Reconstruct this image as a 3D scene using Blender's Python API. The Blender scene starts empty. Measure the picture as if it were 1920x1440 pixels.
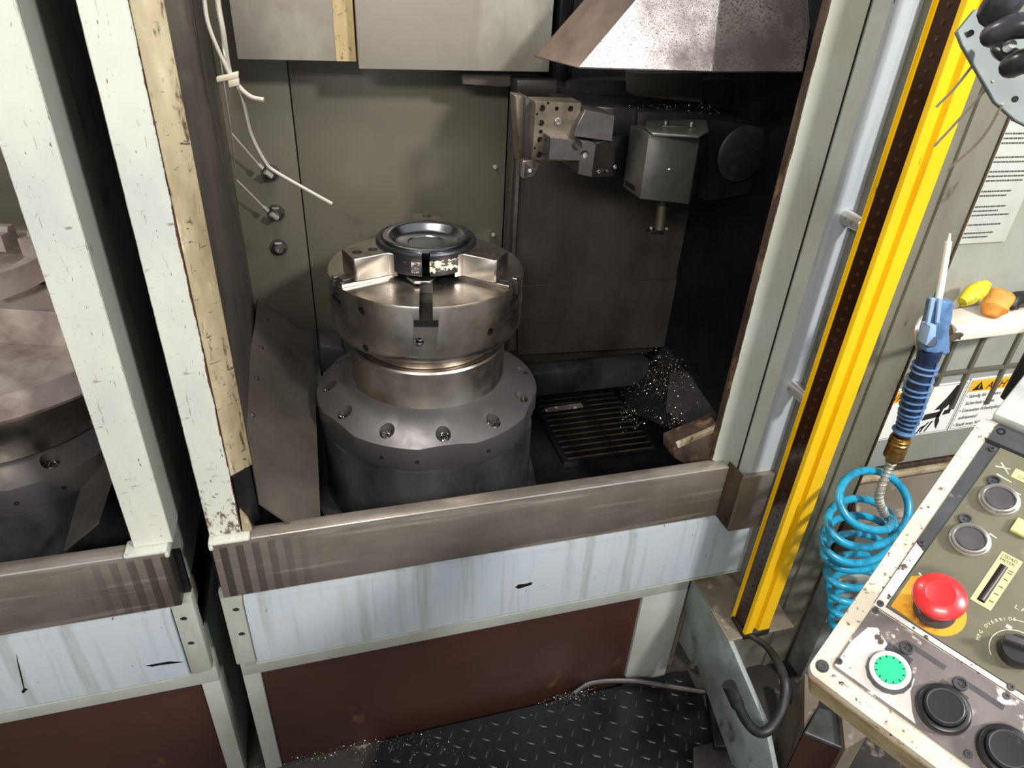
import bpy, bmesh, math, random
from mathutils import Vector, Matrix, noise
import numpy as np
random.seed(7)
R_ = math.radians
C = bpy.context.scene.collection
scene = bpy.context.scene

# ------------------------------------------------------------------ camera, light, exposure
CAMP = Vector((0.0, -0.98, 1.60))
ROT = Matrix(((0.96208504, 0.10027086, -0.25364961),
              (-0.26809219, 0.51877715, -0.81178621),
              (0.05018912, 0.84900885, 0.52598957)))
cd = bpy.data.cameras.new('camera'); cam = bpy.data.objects.new('camera', cd); C.objects.link(cam)
W2 = cam.matrix_world = Matrix.Translation(CAMP) @ ROT.to_4x4()
cam.matrix_world = W2
cd.sensor_width = 36; cd.lens = 24; cd.clip_start = 0.02
scene.camera = cam
wd = bpy.data.worlds.new('world'); scene.world = wd; wd.use_nodes = True
wd.node_tree.nodes['Background'].inputs[0].default_value = (0.80, 0.84, 0.86, 1)
wd.node_tree.nodes['Background'].inputs[1].default_value = 0.42
vs = scene.view_settings
vs.view_transform = 'Standard'; vs.look = 'None'; vs.gamma = 1; vs.use_curve_mapping = False; vs.exposure = 0.12

def lamp(name, loc, target, sx, sy, power, col=(1, 0.97, 0.92)):
    l = bpy.data.lights.new(name, 'AREA'); l.shape = 'RECTANGLE'; l.size = sx; l.size_y = sy
    l.energy = power; l.color = col
    o = bpy.data.objects.new(name, l); C.objects.link(o); o.location = loc
    o.rotation_euler = (Vector(target) - Vector(loc)).to_track_quat('-Z', 'Y').to_euler()
    return o
lamp('key_ceiling_lamp', (1.65, -2.05, 2.85), (0.1, 0.2, 0.95), 0.28, 0.28, 95, (1, 0.98, 0.95))
lamp('left_ceiling_lamp', (-0.95, -2.2, 2.5), (-0.2, 0.1, 0.9), 1.2, 0.25, 56, (1, 0.975, 0.93))
lamp('machine_work_lamp', (-0.02, 0.20, 1.95), (0.60, 0.35, 1.10), 0.35, 0.06, 6.0, (1, 0.95, 0.88))  # unseen lamp added inside the machine to brighten the hood and tools
lamp('right_ceiling_lamp', (1.1, -1.0, 3.0), (1.0, -0.1, 0.9), 1.2, 0.3, 14, (0.86, 0.94, 1.0))

# ------------------------------------------------------------------ helpers
def pt(px, py, x=None, y=None, z=None, P=None, n=None):
    """a photograph pixel carried to a real plane of the scene"""
    r = ROT @ Vector(((px - 960) / 1280, -(py - 720) / 1280, -1))
    if n is not None: t = (Vector(P) - CAMP).dot(n) / r.dot(n)
    elif x is not None: t = (x - CAMP.x) / r.x
    elif y is not None: t = (y - CAMP.y) / r.y
    else: t = (z - CAMP.z) / r.z
    return CAMP + r * t

ORG = {}
class MB:
    def __init__(s): s.b = bmesh.new()
    def box(s, x0, x1, y0, y1, z0, z1, bev=0):
        m = Matrix.Translation(((x0+x1)/2, (y0+y1)/2, (z0+z1)/2)) @ Matrix.Diagonal((abs(x1-x0), abs(y1-y0), abs(z1-z0), 1))
        g = bmesh.ops.create_cube(s.b, size=1, matrix=m)
        if bev:
            es = list({e for v in g['verts'] for e in v.link_edges})
            bmesh.ops.bevel(s.b, geom=es, offset=bev, segments=2, profile=0.5, affect='EDGES')
        return s
    def prism(s, pts, vec, bev=0, seg=2):
        vec = Vector(vec); a = [s.b.verts.new(Vector(p)) for p in pts]; c = [s.b.verts.new(Vector(p)+vec) for p in pts]
        n = len(a); fs = [s.b.faces.new(a), s.b.faces.new(c[::-1])]
        for i in range(n): fs.append(s.b.faces.new((a[i], c[i], c[(i+1) % n], a[(i+1) % n])))
        bmesh.ops.recalc_face_normals(s.b, faces=fs)
        if bev:
            es = list({e for f in fs for e in f.edges})
            bmesh.ops.bevel(s.b, geom=es, offset=bev, segments=seg, profile=0.5, affect='EDGES')
        return s
    def loft(s, A, B):
        a = [s.b.verts.new(Vector(p)) for p in A]; c = [s.b.verts.new(Vector(p)) for p in B]
        n = len(a); fs = [s.b.faces.new(a), s.b.faces.new(c[::-1])]
        for i in range(n): fs.append(s.b.faces.new((a[i], c[i], c[(i+1) % n], a[(i+1) % n])))
        bmesh.ops.recalc_face_normals(s.b, faces=fs); return s
    def lathe(s, prof, c=(0, 0, 0), axis=(0, 0, 1), seg=48, rfun=None):
        q = Vector((0, 0, 1)).rotation_difference(Vector(axis).normalized()); c = Vector(c); rings = []; fs = []
        for r, h in prof:
            if r < 1e-6: rings.append([s.b.verts.new(c + q @ Vector((0, 0, h)))])
            else:
                ring = []
                for i in range(seg):
                    a = 2*math.pi*i/seg; rr = r*(rfun(a) if rfun else 1)
                    ring.append(s.b.verts.new(c + q @ Vector((rr*math.cos(a), rr*math.sin(a), h))))
                rings.append(ring)
        for A, B in zip(rings, rings[1:]):
            for i in range(seg):
                j = (i+1) % seg
                if len(A) == 1 and len(B) == 1: break
                if len(A) == 1: fs.append(s.b.faces.new((A[0], B[i], B[j])))
                elif len(B) == 1: fs.append(s.b.faces.new((A[i], A[j], B[0])))
                else: fs.append(s.b.faces.new((A[i], A[j], B[j], B[i])))
        bmesh.ops.recalc_face_normals(s.b, faces=fs); return s
    def cyl(s, p0, p1, r, r1=None, seg=20, ch=0):
        p0, p1 = Vector(p0), Vector(p1); L = (p1-p0).length; r1 = r if r1 is None else r1
        pr = [(0, 0), (r, 0), (r1, L), (0, L)] if not ch else [(0, 0), (r-ch, 0), (r, ch), (r1, L-ch), (r1-ch, L), (0, L)]
        return s.lathe(pr, p0, p1-p0, seg)
    def tube(s, path, r, seg=10, radii=None):
        path = [Vector(p) for p in path]; n = len(path); t0 = (path[1]-path[0]).normalized()
        up = Vector((0, 0, 1)) if abs(t0.z) < .9 else Vector((1, 0, 0)); u = (up - t0*up.dot(t0)).normalized(); rings = []; fs = []
        for i, p in enumerate(path):
            t = (path[min(i+1, n-1)] - path[max(i-1, 0)]).normalized(); u = (u - t*u.dot(t)).normalized(); v = t.cross(u)
            rr = radii[i] if radii else r
            rings.append([s.b.verts.new(p + rr*(u*math.cos(2*math.pi*k/seg) + v*math.sin(2*math.pi*k/seg))) for k in range(seg)])
        for A, B in zip(rings, rings[1:]):
            for k in range(seg): fs.append(s.b.faces.new((A[k], A[(k+1) % seg], B[(k+1) % seg], B[k])))
        fs.append(s.b.faces.new(rings[0][::-1])); fs.append(s.b.faces.new(rings[-1]))
        bmesh.ops.recalc_face_normals(s.b, faces=fs); return s
    def build(s, name, m, parent=None, loc=None, label=None, ang=35, kind=None, mats=None):
        o = Vector(loc) if loc is not None else (ORG.get(parent.name, Vector()) if parent else Vector())
        if MIR:
            for v in s.b.verts: v.co.x = -0.52 - v.co.x
            bmesh.ops.reverse_faces(s.b, faces=s.b.faces)
            o = Vector((-0.52 - o.x, o.y, o.z)) if (loc is not None) else o
        for v in s.b.verts: v.co -= o
        me = bpy.data.meshes.new(name); s.b.to_mesh(me); s.b.free()
        for x in (mats or [m]): me.materials.append(x)
        me.polygons.foreach_set('use_smooth', [True]*len(me.polygons)); me.set_sharp_from_angle(angle=R_(ang))
        ob = bpy.data.objects.new(name, me); C.objects.link(ob)
        if parent: ob.parent = parent
        if loc is not None and not parent: ob.location = o
        ORG[ob.name] = o
        if label: ob['label'] = label
        if kind: ob['kind'] = kind
        return ob
MIR = False
def thing(name, label, cat, loc=(0, 0, 0), group=None, mat4=None):
    o = bpy.data.objects.new(name, None); C.objects.link(o); o.empty_display_size = .05
    loc = Vector(loc)
    if MIR: loc.x = -0.52 - loc.x
    if mat4 is not None: o.matrix_world = mat4; ORG[o.name] = Vector()
    else: o.location = loc; ORG[o.name] = loc
    o['label'] = label; o['category'] = cat
    if group: o['group'] = group
    return o
def tag(o, label, cat, group=None, kind=None):
    o['label'] = label; o['category'] = cat
    if group: o['group'] = group
    if kind: o['kind'] = kind
    return o
def copyto(o, offs, parent=None):
    c = o.copy(); C.objects.link(c); c.location = o.location + Vector(offs)
    if parent: c.parent = parent
    return c
def boolean(o, cutter_mb, solver='EXACT'):
    """cut a shape out of an object for good (the cutter is thrown away)"""
    if MIR:
        for v in cutter_mb.b.verts: v.co.x = -0.52 - v.co.x
        bmesh.ops.reverse_faces(cutter_mb.b, faces=cutter_mb.b.faces)
    org = ORG[o.name]
    for v in cutter_mb.b.verts: v.co -= org
    me = bpy.data.meshes.new('cut'); cutter_mb.b.to_mesh(me); cutter_mb.b.free()
    co = bpy.data.objects.new('cut', me); C.objects.link(co)
    if o.parent: co.parent = o.parent
    co.location = o.location
    md = o.modifiers.new('b', 'BOOLEAN'); md.operation = 'DIFFERENCE'; md.object = co; md.solver = solver
    dg = bpy.context.evaluated_depsgraph_get(); dg.update()
    nm = bpy.data.meshes.new_from_object(o.evaluated_get(dg)); o.modifiers.clear()
    old = o.data; o.data = nm; nm.name = old.name
    nm.polygons.foreach_set('use_smooth', [True]*len(nm.polygons)); nm.set_sharp_from_angle(angle=R_(35))
    bpy.data.objects.remove(co); bpy.data.meshes.remove(me)

# ------------------------------------------------------------------ materials
def srgb(r, g, b):
    f = lambda c: (c/255/12.92) if c/255 <= .04045 else ((c/255+.055)/1.055)**2.4
    return (f(r), f(g), f(b), 1)
def mat(name, col, rough=.5, metal=0.0, layers=(), bump=None, rvar=None, aniso=None, spec=.5, coat=0, clear=None):
    """layers: (colour, noise scale, threshold, softness, (sx,sy,sz), extra roughness, metal of the layer)"""
    m = bpy.data.materials.new(name); m.use_nodes = True; nt = m.node_tree; N = nt.nodes; L = nt.links
    b = N['Principled BSDF']; tc = N.new('ShaderNodeTexCoord')
    def nz(scale, st=(1, 1, 1), detail=6, dist=0, rgh=.6):
        mp = N.new('ShaderNodeMapping'); mp.inputs['Scale'].default_value = st; L.new(tc.outputs['Object'], mp.inputs[0])
        n = N.new('ShaderNodeTexNoise'); n.inputs['Scale'].default_value = scale; n.inputs['Detail'].default_value = detail
        n.inputs['Roughness'].default_value = rgh; n.inputs['Distortion'].default_value = dist
        L.new(mp.outputs[0], n.inputs['Vector']); return n.outputs['Fac']
    def ramp(src, lo, hi):
        r = N.new('ShaderNodeMapRange'); r.inputs['From Min'].default_value = lo; r.inputs['From Max'].default_value = hi
        L.new(src, r.inputs['Value']); return r.outputs['Result']
    def mix(fac, a, c, typ='RGBA'):
        x = N.new('ShaderNodeMix'); x.data_type = typ
        i = (6, 7, 2) if typ == 'RGBA' else (2, 3, 0)
        L.new(fac, x.inputs['Factor'])
        for s_, v in ((i[0], a), (i[1], c)):
            if hasattr(v, 'links'): L.new(v, x.inputs[s_])
            else: x.inputs[s_].default_value = v
        return x.outputs[i[2]]
    ccur, rcur, mcur = tuple(col) if len(col) == 4 else (*col, 1), rough, metal
    for ly in layers:
        c2, sc, th, so, st = ly[:5]
        f = ramp(nz(sc, st), th-so, th+so)
        ccur = mix(f, ccur, tuple(c2))
        if len(ly) > 5 and ly[5] is not None: rcur = mix(f, rcur, ly[5], 'FLOAT')
        if len(ly) > 6 and ly[6] is not None: mcur = mix(f, mcur, ly[6], 'FLOAT')
    if rvar:
        f = ramp(nz(rvar[0], rvar[3] if len(rvar) > 3 else (1, 1, 1)), .3, .7)
        a = N.new('ShaderNodeMath'); a.operation = 'ADD'
        ml = N.new('ShaderNodeMapRange'); ml.inputs['To Min'].default_value = rvar[1]; ml.inputs['To Max'].default_value = rvar[2]
        L.new(f, ml.inputs['Value']); L.new(ml.outputs[0], a.inputs[0])
        if hasattr(rcur, 'links'): L.new(rcur, a.inputs[1])
        else: a.inputs[1].default_value = rcur
        a.use_clamp = True; rcur = a.outputs[0]
    for s_, v in (('Base Color', ccur), ('Roughness', rcur), ('Metallic', mcur)):
        if hasattr(v, 'links'): L.new(v, b.inputs[s_])
        else: b.inputs[s_].default_value = v
    b.inputs['Specular IOR Level'].default_value = spec
    if coat: b.inputs['Coat Weight'].default_value = coat
    if clear: b.inputs['Transmission Weight'].default_value = clear
    if bump:
        bs = N.new('ShaderNodeBump'); bs.inputs['Strength'].default_value = bump[1]; bs.inputs['Distance'].default_value = bump[2] if len(bump) > 2 else .001
        L.new(nz(bump[0], bump[3] if len(bump) > 3 else (1, 1, 1)), bs.inputs['Height']); L.new(bs.outputs[0], b.inputs['Normal'])
    return m
BR = srgb(70, 40, 28)
M = {}
M['white'] = mat('worn_white_paint', srgb(168, 172, 165), .42, 0, [(srgb(110, 100, 84), 60, .655, .02, (3, 1, .22)), (srgb(120, 110, 94), 50, .665, .02, (.6, 1, 3)), 
    (srgb(205, 202, 186), 5, .55, .2, (1, 1, .5)), (srgb(160, 156, 140), 150, .67, .03, (1, 1, .4)), (srgb(74, 62, 52), 130, .685, .012, (1.6, 1, .4))], (60, .15))
M['cream'] = mat('worn_cream_paint', srgb(182, 168, 138), .5, 0, [
    (srgb(132, 116, 88), 14, .48, .16, (1, 1, .35)), (srgb(84, 68, 48), 70, .63, .05, (1.5, 1, .4)), (srgb(70, 56, 42), 60, .65, .02, (.5, 1, 2.5)), (srgb(232, 222, 196), 30, .66, .1, (1, 1, .2))], (50, .25))
M['grey'] = mat('pale_grey_paint', srgb(160, 164, 156), .42, 0, [
    (srgb(138, 136, 122), 6, .55, .2, (1, 1, .7)), (srgb(80, 72, 58), 22, .73, .03, (1, 1, .5))], (70, .1))
M['blue'] = mat('blue_grey_paint', srgb(150, 160, 170), .38, 0, [
    (srgb(166, 170, 172), 3, .5, .25, (1, 1, .8)), (srgb(136, 140, 136), 16, .6, .1, (2.4, 1, .12)), (srgb(60, 50, 42), 60, .70, .012, (1, 1, .5))], (60, .08))
M['dkgreen'] = mat('dark_green_grey_paint', srgb(158, 170, 162), .5, 0, [(srgb(110, 114, 104), 7, .5, .2, (1, 1, .6)), (srgb(60, 24, 20), 5, .66, .05, (1, 1, .5))])
M['brown'] = mat('dark_brown_panel', srgb(60, 35, 26), .42, 0, [(srgb(46, 26, 20), 3, .5, .2, (1, 1, 1)), (srgb(120, 78, 50), 9, .73, .08, (1, 1, .8))], (40, .1))
M['rust'] = mat('rusty_brown_steel', srgb(84, 70, 58), .6, .3, [(srgb(44, 28, 20), 12, .5, .12, (1, 1, .5)), (srgb(130, 100, 70), 25, .64, .08, (1, 1, .5))], (60, .3))
M['sill'] = mat('brushed_stainless_sill', srgb(158, 148, 138), .34, .62, [(srgb(96, 86, 78), 5, .5, .25, (.6, 1, 1.2), .42), (srgb(190, 180, 168), 14, .66, .1, (.15, 1, 3), .3)], (180, .12, .0005, (.03, 1, 1)), (14, -.06, .1))
M['steel'] = mat('machined_steel', srgb(186, 180, 172), .27, 1, [(srgb(130, 116, 100), 6, .55, .15, (1, 1, 1), .36)], (220, .06, .0004, (1, 1, 6)), (20, -.05, .12))
M['steel2'] = mat('dull_dark_steel', srgb(120, 116, 116), .38, .95, [(srgb(70, 64, 62), 7, .5, .2, (1, 1, 1), .45)], (160, .08), (12, -.05, .12))
M['castflange'] = mat('grey_cast_flange', srgb(122, 119, 119), .32, .72, [(srgb(84, 80, 78), 8, .55, .2, (1, 1, 1), .46)], (180, .08), (16, -.05, .15))
M['pedestal'] = mat('dark_oily_pedestal', srgb(98, 95, 96), .38, .4, [(srgb(34, 32, 34), 5, .5, .2, (1, 1, .6), .35)], (90, .12), (9, -.08, .1))
M['wall'] = mat('olive_grey_lining', srgb(110, 106, 92), .34, .25, [(srgb(96, 92, 80), 3, .5, .25, (1, 1, 1)), (srgb(66, 60, 50), 14, .7, .06, (1, 1, .6))], (70, .05), (6, -.05, .08))
M['liner'] = mat('brown_grey_lining', srgb(92, 85, 78), .36, .3, [(srgb(48, 43, 40), 4, .5, .2, (1, 1, .5), .42)], (60, .07), (8, -.06, .1))
M['dark'] = mat('oily_black_steel', srgb(38, 37, 38), .38, .45, [(srgb(18, 17, 20), 6, .5, .15, (1, 1, 1), .25)], (70, .15), (9, -.08, .1))
M['black'] = mat('black_rubber', srgb(18, 17, 17), .5, 0, [(srgb(44, 42, 40), 20, .6, .1, (1, 1, 1))])
M['hole'] = mat('black_hole_steel', srgb(20, 18, 18), .5, .4)
M['cover'] = mat('grey_cover_sheet', srgb(134, 127, 118), .42, .3, [(srgb(116, 110, 102), 3, .55, .2, (1, 1, 1)), (srgb(170, 166, 152), 5, .62, .12, (1, 1, .5))], (60, .05), (7, -.05, .08))
M['stain'] = mat('yellow_stained_sheet', srgb(176, 152, 100), .5, .1, [(srgb(70, 52, 34), 110, .61, .02, (1, 1, .6)), (srgb(120, 108, 84), 9, .55, .15, (2, 1, .4))])
M['speckle'] = mat('speckled_galvanised_sheet', srgb(236, 226, 222), .4, .1, [(srgb(110, 96, 94), 420, .56, .06, (1, 1, 1), .5), (srgb(120, 106, 104), 9, .56, .12, (1, 1, 1))], (240, .3))  # hood front coloured lighter for the light it catches
M['speckle2'] = mat('dull_galvanised_sheet', srgb(140, 132, 126), .42, .25, [(srgb(74, 66, 62), 220, .55, .07, (1, 1, 1), .5), (srgb(84, 76, 72), 7, .5, .15, (1, 1, 1))], (240, .3))  # darker sheet for the hood face that catches less light
M['yellow'] = mat('yellow_painted_aluminium', srgb(226, 178, 10), .34, .0, [(srgb(206, 160, 10), 9, .6, .15, (1, 1, .2)), (srgb(70, 48, 14), 70, .715, .02, (1, 1, .25))], (80, .08))
M['lens'] = mat('dark_brown_lens_strip', srgb(50, 26, 12), .16, 0, [(srgb(22, 12, 8), 8, .5, .2, (1, 1, .3))])
M['lensdot'] = mat('lens_glass_dot', srgb(58, 33, 20), .1, .1)
M['chrome'] = mat('bright_chrome', srgb(216, 212, 204), .22, .75)
M['pendant'] = mat('worn_cream_enamel', srgb(206, 194, 172), .42, 0, [(srgb(190, 156, 140), 12, .58, .06, (1, 1, 1)), (srgb(120, 96, 74), 160, .62, .03, (1, 1, 1)), (srgb(50, 36, 26), 90, .665, .012, (1, 1, 1))], (90, .25))
M['pside'] = mat('dirty_cream_side', srgb(186, 170, 132), .5, 0, [(srgb(120, 100, 70), 14, .5, .15, (1, 1, 1)), (srgb(60, 44, 30), 26, .66, .05, (1, 1, 1))], (60, .3))
M['plate'] = mat('worn_aluminium_plate', srgb(132, 122, 118), .4, .35, [(srgb(96, 88, 86), 9, .5, .15, (1, 1, 1)), (srgb(236, 228, 222), 45, .60, .04, (1, 1, 1), .4, .1)], (100, .15))
M['plateworn'] = mat('paint_flaked_plate', srgb(226, 216, 208), .4, .1, [(srgb(168, 150, 144), 10, .62, .04, (1, 1, 1)), (srgb(86, 70, 62), 70, .60, .02, (1, 1, 1))], (100, .15))
M['bezel'] = mat('grey_slotted_frame', srgb(96, 97, 100), .42, .5, [(srgb(60, 58, 56), 12, .5, .2, (1, 1, 1)), (srgb(150, 140, 126), 40, .68, .04, (1, 1, 1))])
M['olive'] = mat('olive_panel_film', srgb(110, 106, 86), .36, 0, [(srgb(90, 86, 68), 9, .5, .2, (1, 1, 1)), (srgb(150, 140, 120), 18, .70, .08, (1, 1, 1)), (srgb(60, 52, 36), 30, .72, .06, (1, 1, 1))])
M['red'] = mat('red_plastic', srgb(216, 40, 42), .32, 0, [(srgb(190, 34, 34), 30, .6, .1, (1, 1, 1))], coat=.2)
M['redneck'] = mat('dark_red_plastic', srgb(120, 26, 22), .45)
M['amber'] = mat('stained_yellow_label', srgb(216, 152, 40), .45, 0, [(srgb(120, 62, 14), 40, .58, .08, (1, 1, 1)), (srgb(226, 196, 140), 25, .62, .05, (1, 1, 1))])
M['tan'] = mat('tan_label', srgb(206, 182, 132), .5)
M['green'] = mat('green_lens', srgb(44, 186, 128), .3, 0, coat=.3)
M['whiteplastic'] = mat('white_plastic', srgb(228, 228, 222), .35)
M['blackplastic'] = mat('black_plastic', srgb(34, 32, 33), .33, 0, [(srgb(70, 66, 64), 50, .66, .05, (1, 1, 1))])
M['greyplastic'] = mat('dark_grey_plastic', srgb(74, 70, 72), .42, 0, [(srgb(58, 54, 56), 20, .5, .1, (1, 1, 1))])
M['ring'] = mat('satin_metal_ring', srgb(206, 200, 194), .26, .9, [(srgb(110, 96, 84), 60, .66, .05, (1, 1, 1))])
M['ink'] = mat('black_print', srgb(28, 24, 24), .6)
M['print'] = mat('pale_print', srgb(214, 204, 172), .6)
M['greyink'] = mat('grey_print', srgb(120, 120, 116), .6)
M['tagyellow'] = mat('pale_yellow_label', srgb(214, 216, 130), .5)
M['hose'] = mat('blue_polyurethane_hose', srgb(30, 148, 184), .3, 0, [(srgb(18, 92, 120), 22, .56, .08, (1, 1, 1)), (srgb(20, 50, 64), 60, .70, .03, (1, 1, 1))], coat=.25)
M['gun'] = mat('steel_blue_plastic', srgb(96, 130, 172), .38, 0, [(srgb(70, 98, 134), 30, .55, .1, (1, 1, 1))])
M['gundark'] = mat('navy_plastic', srgb(30, 44, 72), .42)
M['gunlight'] = mat('light_blue_plastic', srgb(140, 168, 206), .36)
M['brass'] = mat('tarnished_brass', srgb(186, 146, 84), .3, .95, [(srgb(110, 74, 36), 40, .55, .12, (1, 1, 1), .45)])
M['spring'] = mat('bare_steel_wire', srgb(200, 194, 182), .32, .6)
M['cork'] = mat('orange_foam_plug', srgb(222, 152, 66), .7, 0, [(srgb(176, 104, 36), 50, .56, .1, (1, 1, 1))], (120, .4))
M['foam'] = mat('yellow_foam_plug', srgb(218, 200, 40), .6, 0, [(srgb(150, 120, 26), 60, .60, .06, (1, 1, 1))], (120, .3))
M['shelf'] = mat('scratched_white_bar', srgb(226, 216, 200), .45, 0, [(srgb(176, 150, 124), 12, .6, .08, (1, 1, 1)), (srgb(70, 50, 40), 40, .72, .02, (.3, 1, 1))])
M['sticker'] = mat('white_sticker', srgb(232, 230, 222), .4)
M['orange'] = mat('orange_print', srgb(240, 168, 24), .4)
M['paper'] = mat('pale_printed_label', srgb(184, 186, 178), .45, 0, [(srgb(168, 168, 158), 8, .5, .2, (1, 1, 1))])
M['bracket'] = mat('grey_bracket_sheet', srgb(106, 113, 111), .45, .1, [(srgb(104, 110, 108), 8, .5, .2, (1, 1, 1))])
M['cable'] = mat('glossy_black_cable', srgb(40, 40, 44), .3, 0, [(srgb(66, 66, 70), 30, .6, .1, (1, 1, 1))])
M['nylon'] = mat('clear_nylon', srgb(190, 176, 156), .3, 0, clear=.35)
M['chip'] = mat('steel_swarf', srgb(190, 182, 172), .22, 1)
M['step'] = mat('grey_brown_step', srgb(120, 110, 96), .5, .1, [(srgb(90, 80, 68), 6, .5, .2, (1, 1, 1)), (srgb(170, 158, 140), 14, .66, .06, (1, 1, 1))])
M['checker'] = mat('oily_black_checker_plate', srgb(34, 34, 38), .34, .5, [(srgb(20, 19, 22), 5, .5, .2, (1, 1, 1), .2), (srgb(96, 88, 80), 28, .72, .03, (1, 1, 1), .6)], (60, .25), (8, -.1, .15))
M['lug'] = mat('worn_tread_lug', srgb(54, 54, 58), .34, .5)
M['concrete'] = mat('grimy_floor', srgb(62, 56, 50), .6, 0, [(srgb(30, 27, 25), 5, .5, .2, (1, 1, 1)), (srgb(130, 118, 104), 16, .64, .05, (1, 1, 1))], (30, .4))

def strip_mask(m, cond, col, rough=None):
    """adds a worn band with a shape of its own: cond(nodes, links, sep, noise) -> socket 0..1"""
    nt = m.node_tree; N = nt.nodes; L = nt.links; b = N['Principled BSDF']
    tc = N.new('ShaderNodeTexCoord'); sp = N.new('ShaderNodeSeparateXYZ'); L.new(tc.outputs['Object'], sp.inputs[0])
    f = cond(N, L, sp, tc); x = N.new('ShaderNodeMix'); x.data_type = 'RGBA'; L.new(f, x.inputs['Factor'])
    s = b.inputs['Base Color']
    if s.links: L.new(s.links[0].from_socket, x.inputs[6])
    else: x.inputs[6].default_value = s.default_value
    x.inputs[7].default_value = col; L.new(x.outputs[2], s)
def edge_chips(axis, at, w, scale=22, stretch=(1, 1, .5)):
    def c(N, L, sp, tc):
        d = N.new('ShaderNodeMath'); d.operation = 'SUBTRACT'; L.new(sp.outputs[axis], d.inputs[0]); d.inputs[1].default_value = at
        a = N.new('ShaderNodeMath'); a.operation = 'ABSOLUTE'; L.new(d.outputs[0], a.inputs[0])
        r = N.new('ShaderNodeMapRange'); r.inputs['From Min'].default_value = 0; r.inputs['From Max'].default_value = w
        r.inputs['To Min'].default_value = .17; r.inputs['To Max'].default_value = -.3; L.new(a.outputs[0], r.inputs['Value'])
        mp = N.new('ShaderNodeMapping'); mp.inputs['Scale'].default_value = stretch; L.new(tc.outputs['Object'], mp.inputs[0])
        n = N.new('ShaderNodeTexNoise'); n.inputs['Scale'].default_value = scale; n.inputs['Detail'].default_value = 7; n.inputs['Roughness'].default_value = .7
        L.new(mp.outputs[0], n.inputs['Vector'])
        s = N.new('ShaderNodeMath'); s.operation = 'ADD'; L.new(n.outputs['Fac'], s.inputs[0]); L.new(r.outputs[0], s.inputs[1])
        g = N.new('ShaderNodeMapRange'); g.inputs['From Min'].default_value = .585; g.inputs['From Max'].default_value = .6; L.new(s.outputs[0], g.inputs['Value'])
        return g.outputs[0]
    return c

M['liner2'] = mat('brown_oiled_sheet', srgb(120, 104, 92), .4, .6, [(srgb(70, 58, 50), 7, .5, .2, (1, 1, 1))], (80, .1))
M['dark2'] = mat('dark_tool_steel', srgb(74, 70, 68), .4, .8, [(srgb(36, 33, 33), 9, .5, .2, (1, 1, 1))], (90, .1))
M['toolsteel'] = mat('worn_tool_steel', srgb(150, 138, 122), .38, .85, [(srgb(84, 76, 66), 14, .52, .15, (1, 1, 1))], (120, .1))
M['toolgrey'] = mat('grey_tool_block', srgb(140, 136, 128), .36, .8, [(srgb(92, 92, 82), 12, .52, .2, (1, 1, 1))], (120, .08))
M['nylonw'] = mat('pale_nylon', srgb(190, 180, 158), .45)
M['grey2'] = mat('oily_blue_grey_paint', srgb(134, 142, 140), .38, .05, [(srgb(84, 84, 76), 7, .55, .15, (1, 1, 1)), (srgb(60, 48, 34), 16, .66, .06, (1, 1, .5))])
M['olivecol'] = mat('olive_grey_column_paint', srgb(124, 122, 108), .45, 0, [(srgb(96, 92, 78), 6, .5, .2, (1, 1, .4)), (srgb(66, 52, 38), 24, .68, .04, (1, 1, .4))])
M['rib'] = mat('dull_brown_rib', srgb(92, 88, 76), .5)
M['greyink2'] = mat('dark_fine_print', srgb(70, 70, 66), .6)
M['pendgrey'] = mat('pale_grey_enamel', srgb(190, 194, 188), .35, 0, [(srgb(140, 140, 132), 12, .58, .1, (1, 1, 1))])
M['steelB'] = mat('sandblasted_steel', srgb(206, 192, 184), .42, .35, [(srgb(130, 116, 108), 9, .55, .15, (1, 1, 1))], (220, .1))
def low_grime(z0, z1, scale=60, st=(1, 1, .6)):
    def c(N, L, sp, tc):
        r = N.new('ShaderNodeMapRange'); r.inputs['From Min'].default_value = z0; r.inputs['From Max'].default_value = z1
        r.inputs['To Min'].default_value = .16; r.inputs['To Max'].default_value = -.12; L.new(sp.outputs[2], r.inputs['Value'])
        mp = N.new('ShaderNodeMapping'); mp.inputs['Scale'].default_value = st; L.new(tc.outputs['Object'], mp.inputs[0])
        n = N.new('ShaderNodeTexNoise'); n.inputs['Scale'].default_value = scale; n.inputs['Detail'].default_value = 8; n.inputs['Roughness'].default_value = .75
        L.new(mp.outputs[0], n.inputs['Vector'])
        s = N.new('ShaderNodeMath'); s.operation = 'ADD'; L.new(n.outputs['Fac'], s.inputs[0]); L.new(r.outputs[0], s.inputs[1])
        g = N.new('ShaderNodeMapRange'); g.inputs['From Min'].default_value = .60; g.inputs['From Max'].default_value = .68; L.new(s.outputs[0], g.inputs['Value'])
        return g.outputs[0]
    return c
M['flake'] = mat('flaked_white_paint', srgb(214, 204, 178), .5, 0, [(srgb(70, 66, 68), 60, .50, .03, (1, 1, 1.6))])

# ------------------------------------------------------------------ floor
f = MB().box(-2.2, 2.4, -2.2, 1.2, -.06, -.035).build('floor', M['concrete'], kind='structure', loc=(0, 0, 0))
back = MB().box(-2.4, 2.6, 1.2, 1.25, -.06, 3.2).build('wall_back', M['dkgreen'], kind='structure', loc=(0, 0, 0))

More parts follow.
